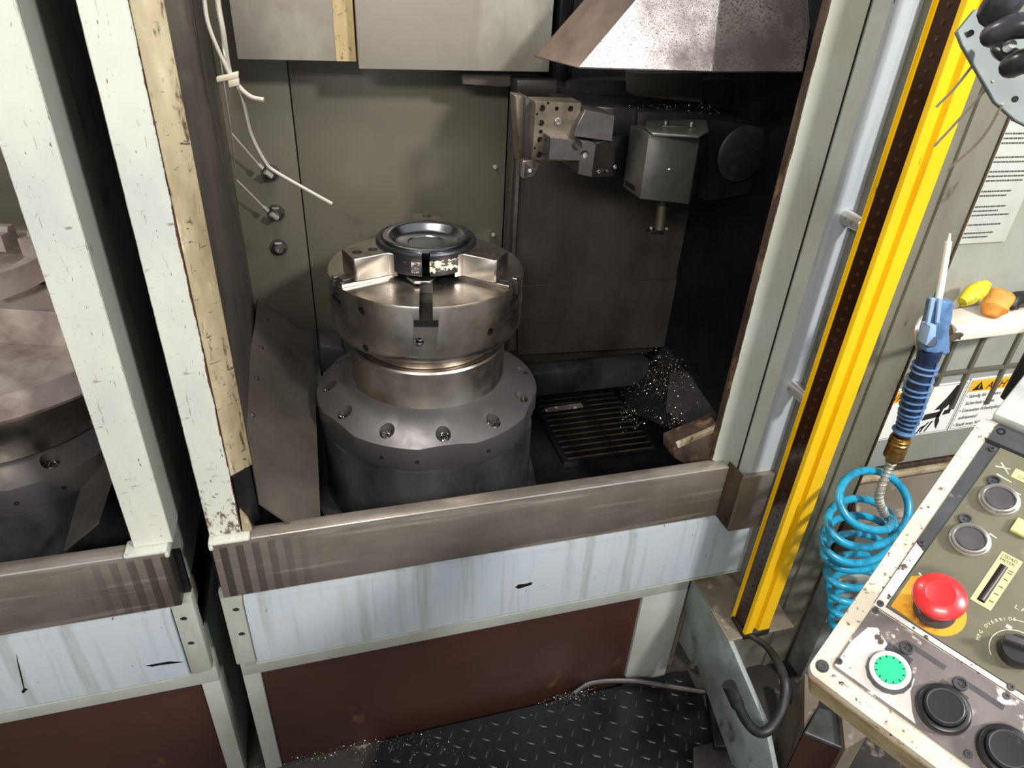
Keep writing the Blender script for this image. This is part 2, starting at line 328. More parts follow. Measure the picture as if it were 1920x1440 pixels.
# ------------------------------------------------------------------ the two machines (the left one is the mirror image of the right one)
mw = M['white'].copy(); mw.name = 'chipped_white_paint'
strip_mask(mw, edge_chips(0, .026, .0055), srgb(82, 48, 34))
strip_mask(mw, edge_chips(0, -.026, .003, 60), srgb(84, 66, 50)); strip_mask(mw, low_grime(-.02, .26), srgb(92, 80, 68))
mwB = M['white'].copy(); mwB.name = 'scratched_white_paint'
for e_ in (-.025, .035): strip_mask(mwB, edge_chips(0, e_, .003, 60), srgb(84, 66, 50))
mt = M['cream'].copy(); mt.name = 'chipped_tan_paint'

def hexscrew(name, p, ax, r, parent, m='steel2', h=.004, sock=.45):
    p = Vector(p); ax = Vector(ax).normalized()
    mb = MB().lathe([(0, 0), (r, 0), (r, h*.8), (r*.88, h), (r*sock, h), (r*sock*.9, h*.35), (0, h*.35)], p, ax, 14)
    return mb.build(name, M[m], parent)

def machine(side):
    A = side == 'right'
    t = thing('machine_base', 'pale grey machine base with brown access panel under the %s machine' % side, 'machine base', (.28, 0, 0))
    mb = MB(); x1 = .787
    mb.box(-.238, x1, 0, .03, .318, .392, .002)
    mb.box(-.238, -.203, 0, .03, -.035, .318, .002); mb.box(.667, x1, 0, .03, -.035, .318, .002)
    mb.build('lower_frame', M['grey'], t)
    MB().box(-.236, x1-.003, .03, .72, -.035, .46).build('side_casing', M['dkgreen'], t)
    p = MB().box(-.202, .666, .007, .014, -.034, .317, .002).build('access_panel', M['brown'], t)
    if A: hexscrew('screw', (-.188, .007, .300), (0, -1, 0), .003, p, 'brown', .0015)
    # folded apron with a lip along its upper edge
    xr = .80 if A else .79
    pr = [(0, .388), (-.026, .388), (-.030, .393), (-.030, .566), (-.027, .573), (-.012, .580), (0, .60)]
    mb = MB().prism([(-.198, y, z) for y, z in pr], (xr+.198+(.16 if A else 0), 0, 0))
    ap = mb.build('apron_panel', M['blue'], t)
    mb = MB().prism([(-.2, -.0295, .3875), (-.2, -.032, .3875), (-.2, -.032, .3910), (-.2, -.0295, .3910)], (xr+.2+(.15 if A else 0), 0, 0))
    mb.build('edge_bead', M['grey'], ap)
    Ym = -.0301
    mk = [[(966, 1101), (972, 1096), (988, 1094), (998, 1091), (997, 1096), (985, 1100), (972, 1104)]] if A else [[(272, 1248), (300, 1243), (318, 1240), (345, 1241), (318, 1245), (300, 1247), (285, 1250)], [(31, 1225), (34, 1240), (40, 1262), (46, 1290), (52, 1292), (44, 1300), (40, 1297), (44, 1291), (37, 1262), (32, 1240)]]
    for pl_ in mk:
        g_ = [pt(a_, b_, y=Ym) for a_, b_ in pl_]
        if not A: g_ = [Vector((-.52-v_.x, v_.y, v_.z)) for v_ in g_]
        MB().prism(g_, (0, -.0003, 0)).build('paint_chip', M['hole'], ap)
    mb = MB().box(-.238, -.199, -.026, .0, .388, .599, .004)
    ec = mb.build('end_plate', M['grey'], t)
    for z in (.545, .476): 
        boolean(ec, MB().cyl((-.215, -.04, z), (-.215, -.02, z), .0062))
        hexscrew('screw', (-.215, -.0215, z), (0, -1, 0), .0055, ec, 'steel2', .003)
    MB().box(-.236, .80, -.012, .03, .55, .600).build('sill_support', M['step'], t)
    # stainless sill
    s = thing('stainless_sill', 'brushed stainless sill beam along the front of the %s machine' % side, 'sill', (.28, 0, .6))
    mb = MB(); 
    mb.box(-.226, .772, -.046, -.014, .602, .736, .003)
    sm = M['sill'].copy(); sm.name = 'sill_with_faded_stripes'
    def stripes(N, L, sp, tc):
        w = N.new('ShaderNodeMath'); w.operation = 'MULTIPLY'; L.new(sp.outputs[0], w.inputs[0]); w.inputs[1].default_value = 2*math.pi/.026
        s_ = N.new('ShaderNodeMath'); s_.operation = 'SINE'; L.new(w.outputs[0], s_.inputs[0])
        g = N.new('ShaderNodeMapRange'); g.inputs['From Min'].default_value = -.15; g.inputs['From Max'].default_value = .15; L.new(s_.outputs[0], g.inputs['Value'])
        fa = N.new('ShaderNodeMapRange'); 
        e0, e1 = (-.50, -.32) if A else (.50, .36)
        fa.inputs['From Min'].default_value = e0; fa.inputs['From Max'].default_value = e1
        fa.inputs['To Min'].default_value = .85; fa.inputs['To Max'].default_value = 0; L.new(sp.outputs[0], fa.inputs['Value'])
        z0 = N.new('ShaderNodeMapRange'); z0.inputs['From Min'].default_value = .122; z0.inputs['From Max'].default_value = .128
        z0.inputs['To Min'].default_value = 1; z0.inputs['To Max'].default_value = 0; L.new(sp.outputs[2], z0.inputs['Value'])
        m1 = N.new('ShaderNodeMath'); m1.operation = 'MULTIPLY'; L.new(g.outputs[0], m1.inputs[0]); L.new(fa.outputs[0], m1.inputs[1])
        m2 = N.new('ShaderNodeMath'); m2.operation = 'MULTIPLY'; L.new(m1.outputs[0], m2.inputs[0]); L.new(z0.outputs[0], m2.inputs[1])
        return m2.outputs[0]
    strip_mask(sm, stripes, srgb(66, 60, 52))
    mb.build('beam', sm, s)
    MB().tube([(-.16, -.0452, .7352), (.770, -.0452, .7352)], .0016, 8).build('polished_edge', M['chrome'], s)  # bright strip added as the highlight along the sill's top edge
    mb = MB().box(-.229, -.162, -.050, -.012, .733, .742, .004); mb.box(-.2295, -.222, -.049, -.012, .722, .737, .003)
    mb.build('painted_corner', M['white'], s)
    # post: white front face, tan bevel face
    p = thing('door_post', ('chipped white door post with a tan slanted side face' if A else 'scratched white door post with a pale grey side, left of the dark gap'), 'post', (-.201, 0, .74))
    if A: mb = MB().prism([(-.227, -.034, .742), (-.175, -.034, .742), (-.178, .02, .742), (-.227, .02, .742)], (0, 0, 1.3), .0015, 1)
    else:
        mb = MB().prism([(-.236, -.034, .742), (-.176, -.034, .742), (-.176, .0, .742), (-.236, .0, .742)], (0, 0, 1.3), .0015, 1)
        MB().prism([(-.2355, -.0335, .742), (-.2365, -.0335, .742), (-.2365, .078, .742), (-.2355, .078, .742)], (0, 0, 1.3)).build('side_face', M['grey'], p)
    mb.build('front_face', mw if A else mwB, p)
    xb = -.142 if A else -.150
    z0 = .862 if A else .742
    if A: mb = MB().prism([(-.1746, -.030, z0), (xb, -.006, z0), (xb-.004, .02, z0), (-.1746, .018, z0)], (0, 0, 2.03-z0), .001, 1)
    if A: mb.build('bevel_face', mt, p)
    if A:
        mb = MB().prism([(-.174, -.026, .742), (-.146, -.006, .742), (-.150, .02, .742), (-.174, .018, .742)], (0, 0, .118), .001, 1)
        mb.build('foot', M['dark'], p)
        MB().prism([(-.174, -.034, .742), (-.158, -.034, .742), (-.162, -.034, .765), (-.172, -.034, .79)], (0, .012, 0), .002).build('weld_gusset', M['cream'], p)
    # sheet metal lining of the working space
    e = thing('enclosure_lining', 'dark sheet metal lining inside the %s machine' % side, 'enclosure', (.4, .66, .5))
    W = M['wall']
    MB().box(-.232, -.165, .02, .70, .60, 1.75).build('side_wall', M['liner'] if A else M['dkgreen'], e)
    if not A: MB().box(-.1652, -.163, .02, .66, .60, 1.75).build('side_wall_lining', M['liner'], e)
    MB().box(-.165, -.0245, .660, .672, .765, 1.75, .0008).build('back_panel', W, e)
    if A:
        MB().box(-.0215, .466, .660, .672, .757, 1.75, .0008).build('back_panel', W, e)
        MB().box(-.026, -.020, .668, .676, .6, 1.75).build('seam', M['dark'], e)
        MB().box(.462, 1.05, .66, .672, .45, 1.75).build('back_panel', M['liner'], e)
        # raised right hand slide cover with stepped lower edge
        z = lambda *a: pt(*a, y=.6)
        pts = [z(968, 150), z(1345, 150), z(1338, 560), z(1285, 643), z(975, 658), z(944, 655)]
        sc = MB().prism(pts, (0, .02, 0), .001, 1).build('slide_cover', M['liner'], e)
        pts = [z(968, 535), z(1300, 520), z(1284, 641), z(1262, 648), z(970, 664)]
        MB().prism([(p_.x, p_.y-.006, p_.z) for p_ in pts], (0, .006, 0), .001, 1).build('lower_cover_strip', M['liner'], e)
        MB().prism([(.464, .575, 1.36), (.474, .572, 1.36), (.474, .572, .70), (.464, .575, .70)], (0, .03, 0), .001, 1).build('edge_strip', M['steel2'], e)
        MB().box(.955, .97, .04, .66, .45, 1.75).build('side_wall', M['dark'], e)
        mb = MB().prism([(.47, .56, .63), (.90, .56, .63), (.90, .56, .55), (.47, .56, .55)], (0, .06, 0), .006)
        mb.build('rear_ledge', M['pedestal'], e)
    else:
        MB().box(-.0215, 1.2, .660, .672, .757, 1.75, .0008).build('back_panel', W, e)
    # sloping guard plate on the left
    P1, P2, P3 = Vector((-.165, .658, .868)), Vector((-.03, .658, .755)), Vector((-.048, .03, .702))
    n = (P2-P1).cross(P3-P1).normalized()
    if A: px = [(484, 560), (560, 616), (586, 622), (601, 972), (541, 981), (486, 943), (452, 745), (479, 604)]; pts = [pt(*q, P=P1, n=n) for q in px]
    pts = pts if A else [P1, P2, P3, Vector((-.11, .03, .75)), Vector((-.163, .12, .86))]
    g = MB().prism(pts, -n*.003 if n.z > 0 else n*.003).build('guard_plate', M['liner'], e)
    if A:
        for q in ((494, 563), (499, 598), (490, 652), (481, 709), (473, 778)):
            c = pt(*q, P=P1, n=n); nn = n if n.z > 0 else -n
            MB().lathe([(0, 0), (.006, 0), (.0055, .002), (.003, .0034), (0, .004)], c, nn, 12).build('rivet', M['steel2'], g)
    # tray with a rim behind the sill
    tr = MB()
    tr.box(-.232, .97, -.012, .72, .47, .492)
    if A: boolean_tr = True
    tr = tr.build('floor_tray', M['dark'], e)
    MB().box(-.236, .955, -.014, -.004, .45, .70).build('front_lip', M['dark'], e)
    if A:
        MB().prism([pt(598, 645, y=.55), pt(645, 655, y=.55), pt(655, 700, y=.55), pt(600, 700, y=.55)], (0, .1, 0), .008).build('corner_ledge', M['pedestal'], e)
        boolean(tr, MB().box(.578, .818, .335, .625, .46, .50))
        MB().box(.57, .83, .32, .64, .40, .41).build('sump', M['black'], e)
        gr = thing('chip_grate', 'black slotted chip grate in the floor right of the chuck', 'grate', (.7, .45, .49))
        b0 = MB().box(.566, .829, .328, .334, .484, .500, .001).build('bar', M['dark'], gr)
        bars = [b0]+[copyto(b0, (0, .0253*k, 0), gr) for k in range(1, 12)]
        for k in range(12):
            e1 = MB().box(.575, .822, .3285, .3325, .4995, .5018) if k == 0 else None
            if k == 0: e0_ = e1.build('bar_edge', M['toolsteel'], b0)
            else: copyto(e0_, (0, 0, 0), bars[k])
        fr = MB(); fr.box(.560, .568, .32, .632, .48, .5); fr.box(.826, .834, .32, .632, .48, .5); fr.box(.562, .832, .318, .326, .48, .501); fr.box(.562, .832, .63, .637, .48, .5)
        fr.build('frame', M['dark'], gr)
        # scraper plate lying by the back of the grate
        tag(MB().prism([(.585, .545, .503), (.70, .548, .503), (.70, .570, .503), (.585, .565, .503)], (0, 0, .002)).build('loose_metal_strip', M['plate'], loc=(.64, .55, .503)),
            'small bright metal strip lying on the back bars of the chip grate', 'metal strip')
        # sloping chip chute
        ch = thing('chip_chute', 'oily sloping chute plate scattered with swarf at the right of the grate', 'chute', (.9, .4, .5))
        P = (.84, .4, .50); nn = Vector((-.75, -.10, .62)).normalized()
        q = [(1178, 770), (1160, 700), (1215, 660), (1290, 640), (1400, 655), (1372, 700), (1340, 792), (1275, 812)]
        MB().prism([pt(*a, P=P, n=nn) for a in q], -nn*.004).build('chute_plate', M['dark'], ch)
        q2 = [(1257, 700), (1378, 695), (1341, 791), (1290, 806), (1250, 770)]
        MB().prism([pt(*a, P=P, n=nn)+nn*.004 for a in q2], -nn*.003).build('cover_plate', M['pedestal'], ch)
    # pedestal, flange, hub
    cx, cy = (.213, .34) if A else (.105, .37)
    h = thing('spindle_housing', 'round bolted spindle housing standing in the %s machine' % side, 'spindle housing', (cx, cy, .49))
    def octf(a):  # flats between arcs
        k = (a + R_(15)) % R_(45) - R_(22.5); return min(1, .955/max(.5, math.cos(k)))
    MB().lathe([(0, 0), (.275, 0), (.262, .012), (.246, .03), (.243, .215), (0, .215)], (cx, cy, .490), seg=96, rfun=lambda a: min(1, .965/math.cos(((a+R_(100)) % R_(60))-R_(30)))).build('pedestal', M['pedestal'], h, ang=25)
    def flt(a):
        k = ((math.degrees(a) + 120.5 + 360) % 60) - 30
        return min(1, .974/max(.5, math.cos(R_(k)))) if abs(k) < 16 else 1
    seg = 360; prof = [(.228, .712), (.2465, .716), (.2500, .720), (.2500, .7665)]
    mb = MB(); rings = []
    b = mb.b
    def rr_(r, a): return r*flt(a)
    hs = []
    for r, z in ((.15, .70), (.236, .70), (.2470, .722), (.2475, None), (.170, .812), (.150, .812)):
        ring = []
        for i in range(seg):
            a = 2*math.pi*i/seg; rad = rr_(r, a) if r > .2 else r
            zz = z if z is not None else .812 - (rad-.170)*.56
            ring.append(b.verts.new((cx+rad*math.cos(a), cy+rad*math.sin(a), zz)))
        rings.append(ring)
    rings.append(rings[0])
    for Q, S in zip(rings, rings[1:]):
        for i in range(seg): b.faces.new((Q[i], Q[(i+1) % seg], S[(i+1) % seg], S[i]))
    bmesh.ops.recalc_face_normals(b, faces=b.faces)
    fl = mb.build('bolt_flange', M['castflange'], h, ang=25)
    cut = MB()
    for k in range(12):
        a = R_(-92+30*k); cut.cyl((cx+.219*math.cos(a), cy+.219*math.sin(a), .762), (cx+.219*math.cos(a), cy+.219*math.sin(a), .83), .0155, seg=24)
    boolean(fl, cut)
    for k in range(12):
        a = R_(-92+30*k); q = (cx+.219*math.cos(a), cy+.219*math.sin(a), .7622)
        MB().lathe([(0, 0), (.0115, 0), (.0115, .012), (.0105, .013), (.006, .013), (.0055, .006), (0, .006)], q, seg=16).build('cap_bolt', M['steel2'], h)
    for a in (-122, -105, -70):
        r = .2478*flt(R_(a)); q = Vector((cx+r*math.cos(R_(a)), cy+r*math.sin(R_(a)), .738)); d = Vector((math.cos(R_(a)), math.sin(R_(a)), 0))
        MB().lathe([(.0035, -.001), (.0035, .0012), (.0022, .0012), (.002, -.001), (0, -.001)], q, d, 12).build('grub_screw', M['hole'], h)
    hubp = [(0, .80), (.171, .80), (.171, .806), (.168, .811), (.168, .893), (.165, .897), (.148, .897), (.148, .935), (0, .935)]
    if not A: hubp = [(0, .80), (.205, .80), (.232, .86), (.245, .90), (.245, .935), (0, .935)]
    MB().lathe(hubp, (cx, cy, 0), seg=96).build('hub', M['steel'], h)
    # chuck
    c = thing('chuck', 'three-jaw chuck on the spindle of the %s machine' % side, 'chuck', (cx, cy, .932))
    R1 = .2005
    bprof = [(0, .928), (.152, .928), (.172, .930), (.194, .936), (.1995, .946), (R1, .955), (R1, 1.052), (.1985, 1.0565), (.060, 1.0575), (.050, 1.05), (.05, 1.03), (0, 1.03)]
    if not A: bprof = [(0, .932), (.29, .932), (.314, .938), (.32, .946), (.32, 1.052), (.317, 1.0565), (0, 1.0575)]
    bd = MB().lathe(bprof, (cx, cy, 0), seg=144).build('chuck_body', M['steel'] if A else M['steelB'], c)
    KR = 1 if A else 1.6
    off = 0 if A else -17
    if not A:   # the front sector of this chuck is machined down to a bright step
        o_ = Vector((cx, cy, 0)); 
        def chord(a, d, W=.3):
            u_ = Vector((math.cos(R_(a)), math.sin(R_(a)), 0)); w_ = Vector((-u_.y, u_.x, 0)); Z_ = Vector((0, 0, .99))
            return MB().prism([o_+u_*d-w_*W+Z_, o_+u_*(d+.3)-w_*W+Z_, o_+u_*(d+.3)+w_*W+Z_, o_+u_*d+w_*W+Z_], (0, 0, .1))
        boolean(bd, chord(-73, .080))
    cut = MB()
    def radial(mb, a, r0, r1, w, z0, z1):
        d = Vector((math.cos(a), math.sin(a), 0)); s_ = Vector((-math.sin(a), math.cos(a), 0)); o = Vector((cx, cy, 0))
        mb.prism([o+d*r0-s_*w+Vector((0, 0, z0)), o+d*r1-s_*w+Vector((0, 0, z0)), o+d*r1+s_*w+Vector((0, 0, z0)), o+d*r0+s_*w+Vector((0, 0, z0))], (0, 0, z1-z0))
    jaws = [R_(x+off) for x in (-161, -39, 80)]; slots = jaws + ([R_(-100+off)] if A else [])
    for a in slots:
        radial(cut, a, .078*KR, .24*KR, .0125, 1.030, 1.08)
        d = a
    boolean(bd, cut)
    cut = MB()
    for a in slots: radial(cut, a, .078*KR, .24*KR, .0225, 1.0165, 1.0305)
    boolean(bd, cut)
    cut = MB()
    HS = ((-137, 1.030, .0085), (-136, .952, .008), (-104, .985, .0095), (-62, .985, .008), (-20, 1.0, .008), (160, 1.0, .0085)) if A else ((-60, .962, .008), (-20, .962, .008))
    for a, z, r in HS:
        a = R_(a+(off if A else 0)); d = Vector((math.cos(a), math.sin(a), 0)); o = Vector((cx, cy, z)); cut.cyl(o+d*(R1*KR-.03), o+d*(R1*KR+.02), r, seg=20)
    boolean(bd, cut)
    for a, z, r in HS[:3] if A else ():
        a = R_(a+off); d = Vector((math.cos(a), math.sin(a), 0)); o = Vector((cx, cy, z))
        MB().lathe([(0, .1702), (r*.82, .1702), (r*.82, .183), (r*.45, .183), (r*.45, .175), (0, .175)], o, d, 6 if z > 1 else 16).build('socket_screw', M['steel2'], c)
    if A:
        MB().lathe([(0, 0), (.050, 0), (.050, .012), (.046, .016), (0, .016)], (cx, cy, 1.0565), seg=40).build('centre_cap', M['dark'], c)
        # guide rails beside each slot, jaws with ring segments
        for ji, a in enumerate(jaws):
            d = Vector((math.cos(a), math.sin(a), 0)); s_ = Vector((-math.sin(a), math.cos(a), 0)); o = Vector((cx, cy, 0)); Z = Vector((0, 0, 1))
            mb = MB()
            for sg in (1, -1):
                radial_pts = [o+d*.085+s_*sg*.0135, o+d*.196+s_*sg*.0135, o+d*.196+s_*sg*.026, o+d*.085+s_*sg*.026]
                mb.prism([p_+Z*1.0565 for p_ in radial_pts], Z*.0075, .0008, 1)
            mb.build('guide_rail', M['steel'], c)
            j = MB().prism([o+d*.082-s_*.0115+Z*1.032, o+d*.188-s_*.0115+Z*1.032, o+d*.188+s_*.0115+Z*1.032, o+d*.082+s_*.0115+Z*1.032], Z*.034, .0008, 1).build('master_jaw', M['steel2'], c)
            w = .031
            pl = [o+d*.100-s_*w, o+d*.166-s_*w, o+d*.170-s_*(w-.004), o+d*.170+s_*(w-.004), o+d*.166+s_*w, o+d*.100+s_*w, o+d*.088+s_*.046, o+d*.088-s_*.046]
            tj = MB().prism([p_+Z*1.066 for p_ in pl], Z*.046, .0012, 1).build('top_jaw', M['steel'], c)
            cut = MB()
            for r in (.117, .150): cut.cyl(o+d*r+Z*1.088, o+d*r+Z*1.13, .0098, seg=22)
            boolean(tj, cut)
            for r in (.117, .150):
                MB().lathe([(0, 1.0885), (.0086, 1.0885), (.0086, 1.101), (.0044, 1.101), (.004, 1.094), (0, 1.094)], o+d*r, seg=16).build('jaw_bolt', M['steel2'], tj)
            # ring segment gripping the part
            mb = MB(); n_ = 26; a0, a1 = a-R_(56.5), a+R_(56.5)
            prof = [(.070, 1.074), (.099, 1.074), (.101, 1.077), (.101, 1.116), (.0985, 1.1195), (.091, 1.1195), (.088, 1.117), (.070, 1.114)]
            rings = []
            for i in range(n_+1):
                t_ = a0+(a1-a0)*i/n_; rings.append([mb.b.verts.new((cx+r*math.cos(t_), cy+r*math.sin(t_), z)) for r, z in prof])
            fs = [mb.b.faces.new(rings[0]), mb.b.faces.new(rings[-1][::-1])]
            for Q, S in zip(rings, rings[1:]):
                for k in range(len(prof)): fs.append(mb.b.faces.new((Q[k], S[k], S[(k+1) % len(prof)], Q[(k+1) % len(prof)])))
            bmesh.ops.recalc_face_normals(mb.b, faces=fs)
            mb.build('jaw_ring_segment', M['ringjaw'], tj)
        mb = MB().prism([pt(*q, z=1.062) for q in ((762, 523), (776, 517), (806, 517), (818, 523), (806, 533), (776, 533))], (0, 0, .006), .001, 1)
        mb.build('hex_stop', M['steel'], c)
        w = MB().lathe([(0, 1.106), (.036, 1.106), (.038, 1.108), (.060, 1.109), (.064, 1.112), (.072, 1.121), (.075, 1.1235), (.084, 1.1245), (.087, 1.123), (.0875, 1.117), (.07, 1.098), (0, 1.085)], (cx, cy, 0), seg=96).build('workpiece', M['dish'], loc=(cx, cy, 1.09))
        for a0_, a1_, z0_, z1_, nm in ((-96, -62, 1.083, 1.106, 'paint_patch'), (-116, -106, 1.080, 1.103, 'paint_patch')):
            mb = MB(); n_ = 14; L0, L1 = [], []
            for i in range(n_+1):
                a = R_(a0_+(a1_-a0_)*i/n_); jz = .0035*math.sin(i*2.3); r = .1012
                L0.append(mb.b.verts.new((cx+r*math.cos(a), cy+r*math.sin(a), z0_+jz+.005*i/n_))); L1.append(mb.b.verts.new((cx+r*math.cos(a), cy+r*math.sin(a), z1_+jz*.5)))
            for i in range(n_): mb.b.faces.new((L0[i], L0[i+1], L1[i+1], L1[i]))
            mb.build(nm, M['flake'], c)
        tag(w, 'shiny dished steel disc clamped in the jaws of the chuck', 'workpiece')
        MB().lathe([(.050, .9), (.151, .9), (.151, .926), (.05, .926)], (cx, cy, 0), seg=64).build('oil_groove', M['toolsteel'], c)
        for a in slots:
            fb = MB(); radial(fb, a, .080, .1985, .0220, 1.0168, 1.0290); fb.build('slot_floor', M['hole'], c)  # dark block added in each slot so no bright reflection shows
    else:
        for ji, a in enumerate(jaws):
            d = Vector((math.cos(a), math.sin(a), 0)); s_ = Vector((-math.sin(a), math.cos(a), 0)); o = Vector((cx, cy, 0)); Z = Vector((0, 0, 1))
            w = .030
            pl = [o+d*.150-s_*w, o+d*.260-s_*w, o+d*.260+s_*w, o+d*.150+s_*w]
            tj = MB().prism([p_+Z*1.060 for p_ in pl], Z*.050, .0012, 1).build('top_jaw', M['steelB'], c)
            mb = MB(); n_ = 26; a0, a1 = a-R_(50), a+R_(50); rings = []
            prof = [(.120, 1.075), (.158, 1.075), (.158, 1.118), (.142, 1.118), (.138, 1.108), (.120, 1.108)]
            for i in range(n_+1):
                t_ = a0+(a1-a0)*i/n_; rings.append([mb.b.verts.new((cx+r*math.cos(t_), cy+r*math.sin(t_), z)) for r, z in prof])
            fs = [mb.b.faces.new(rings[0]), mb.b.faces.new(rings[-1][::-1])]
            for Q, S in zip(rings, rings[1:]):
                for k in range(len(prof)): fs.append(mb.b.faces.new((Q[k], S[k], S[(k+1) % len(prof)], Q[(k+1) % len(prof)])))
            bmesh.ops.recalc_face_normals(mb.b, faces=fs)
            mb.build('jaw_ring_segment', M['steelB'], tj)
    # swarf in the bolt recesses: one heap per machine
    rnd = random.Random(5 if A else 6); mb = MB()
    for k in range(12):
        a = R_(-92+30*k)
        for i in range(26):
            r = .0135*math.sqrt(rnd.random()); th = rnd.random()*6.28
            q = Vector((cx+.219*math.cos(a)+r*math.cos(th), cy+.219*math.sin(a)+r*math.sin(th), .774+rnd.random()*.005))
            curl(mb, q, rnd, .0022)
    o = mb.build('swarf', M['chip'], loc=(cx, cy, .78)); tag(o, 'curly steel swarf filling the bolt recesses of the %s flange' % side, 'swarf', kind='stuff')

def curl(mb, q, rnd, s):
    ax = Vector((rnd.uniform(-1, 1), rnd.uniform(-1, 1), rnd.uniform(-1, 1))).normalized(); u = ax.orthogonal().normalized(); v = ax.cross(u)
    n = 4; w = ax*s*.45; prev = None; ph = rnd.random()*6
    for i in range(n):
        a = ph+i*1.1; p = q + s*(u*math.cos(a)+v*math.sin(a)) + ax*i*s*.3
        A, B = mb.b.verts.new(p), mb.b.verts.new(p+w)
        if prev: mb.b.faces.new((prev[0], A, B, prev[1]))
        prev = (A, B)

M['ringjaw'] = mat('blackened_jaw_steel', srgb(78, 76, 80), .34, .85, [(srgb(52, 50, 54), 9, .5, .15, (1, 1, 1)), (srgb(200, 190, 170), 34, .66, .02, (1, 1, 1), .4)], (90, .1))
M['dish'] = mat('turned_steel_dish', srgb(170, 172, 178), .2, 1, [(srgb(100, 98, 104), 8, .55, .15, (1, 1, 1), .3)])
machine('right')
MIR = True
machine('left')
MIR = False

# ------------------------------------------------------------------ upper covers, hood
def px_prism(name, pts, y, dep, m, parent, bev=.001, **k):
    return MB().prism([pt(a, b, y=y) for a, b in pts], (0, dep, 0), bev, 1).build(name, M[m], parent, **k)
cv = thing('telescopic_cover', 'grey sheet metal cover plates hanging at the top of the working space', 'cover', (.2, .5, 1.4))
MB().prism([(-.112, .55, 1.413), (.112, .55, 1.413), (.112, .55, 1.9), (-.112, .55, 1.9)], (0, .02, 0), .002).build('cover_plate', M['cover'], cv)
MB().prism([(.073, .549, 1.4135), (.1115, .549, 1.4135), (.1115, .549, 1.9), (.073, .549, 1.9)], (0, .003, 0)).build('stained_strip', M['stain'], cv, label='yellow stained strip with dark specks')
MB().prism([(.114, .52, 1.4035), (.510, .52, 1.4035), (.510, .52, 1.9), (.114, .52, 1.9)], (0, .02, 0), .002).build('cover_plate', M['cover'], cv)
px_prism('lower_trim', [(865, 138), (1010, 138), (1010, 160), (940, 163), (868, 158)], .56, .02, 'liner', cv)
MB().prism([(.52, .50, 1.36), (.545, .50, 1.36), (.545, .50, 1.9), (.52, .50, 1.9)], (0, .15, 0), .002).build('guide_post', M['dark'], cv)
MB().prism([(.56, .54, 1.36), (.57, .54, 1.36), (.57, .54, 1.9), (.56, .54, 1.9)], (0, .1, 0), .002).build('guide_post', M['liner'], cv)
hd = thing('spindle_hood', 'folded galvanised hood with speckled bright front face above the tool block', 'hood', (.65, .3, 1.45))
zb = 1.447
a = pt(1085, 127, z=zb); b_ = pt(1335, 135, z=zb); c_ = pt(1505, 135, z=zb); l_ = pt(1003, 105, z=zb)
ta = pt(1192, 0, y=a.y+.07); tb = pt(1350, 0, y=a.y+.07); tc_ = pt(1527, 0, y=a.y+.07); tl = pt(1095, 0, y=l_.y-.02)
def ext(p, q, k=1.9): return p + (q-p)*k
A3, B3, C3, L3 = ext(a, ta), ext(b_, tb), ext(c_, tc_), ext(l_, tl)
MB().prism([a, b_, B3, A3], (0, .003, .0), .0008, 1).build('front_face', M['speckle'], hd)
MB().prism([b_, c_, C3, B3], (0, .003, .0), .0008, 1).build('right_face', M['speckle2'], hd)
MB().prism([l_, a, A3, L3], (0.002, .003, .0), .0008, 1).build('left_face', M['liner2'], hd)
MB().tube([l_, a], .0012, 6).build('hem', M['liner2'], hd)
MB().tube([a, b_, c_], .0015, 6).build('hem', M['steel2'], hd)

# ------------------------------------------------------------------ tool turret
tu = thing('tool_turret', 'dark oily tool turret block under the hood', 'turret', (.75, .45, 1.2))
yt = .36
def Y(a, b, y=yt): return pt(a, b, y=y)
MB().prism([Y(1065, 196), Y(1210, 205), Y(1478, 245), Y(1470, 352), Y(1330, 378), Y(1195, 335), Y(1065, 318)], (0, .14, 0), .004).build('turret_body', M['dark2'], tu)
MB().prism([Y(1196, 210, .345), Y(1330, 214, .345), Y(1328, 330, .345), Y(1192, 335, .345)], (0, .03, 0), .002).build('turret_pad', M['dark2'], tu)
MB().prism([pt(1190, 137, y=.42), pt(1318, 137, y=.42), pt(1316, 193, y=.42), pt(1192, 180, y=.42)], (0, .05, 0), .002).build('ram', M['liner'], tu)
MB().prism([pt(970, 150, y=.50), pt(1500, 150, y=.50), pt(1500, 215, y=.50), pt(970, 182, y=.50)], (0, .06, 0), .003).build('cross_slide', M['dark2'], tu)
cc = Y(1391, 288, .352)
MB().lathe([(0, 0), (.060, 0), (.060, .004), (.055, .007), (.02, .007), (0, .008)], cc, (0, -1, 0), 40).build('round_cap', M['black'], tu)
# swarf lying on the turret
rnd = random.Random(11); mb = MB()
for i in range(260):
    q = pt(rnd.uniform(1120, 1350), rnd.uniform(196, 214), y=rnd.uniform(.37, .46)); curl(mb, q, rnd, .0022)
tag(mb.build('swarf', M['chip'], loc=(.75, .4, 1.33)), 'glittering swarf lying along the top of the dark tool turret', 'swarf', kind='stuff')

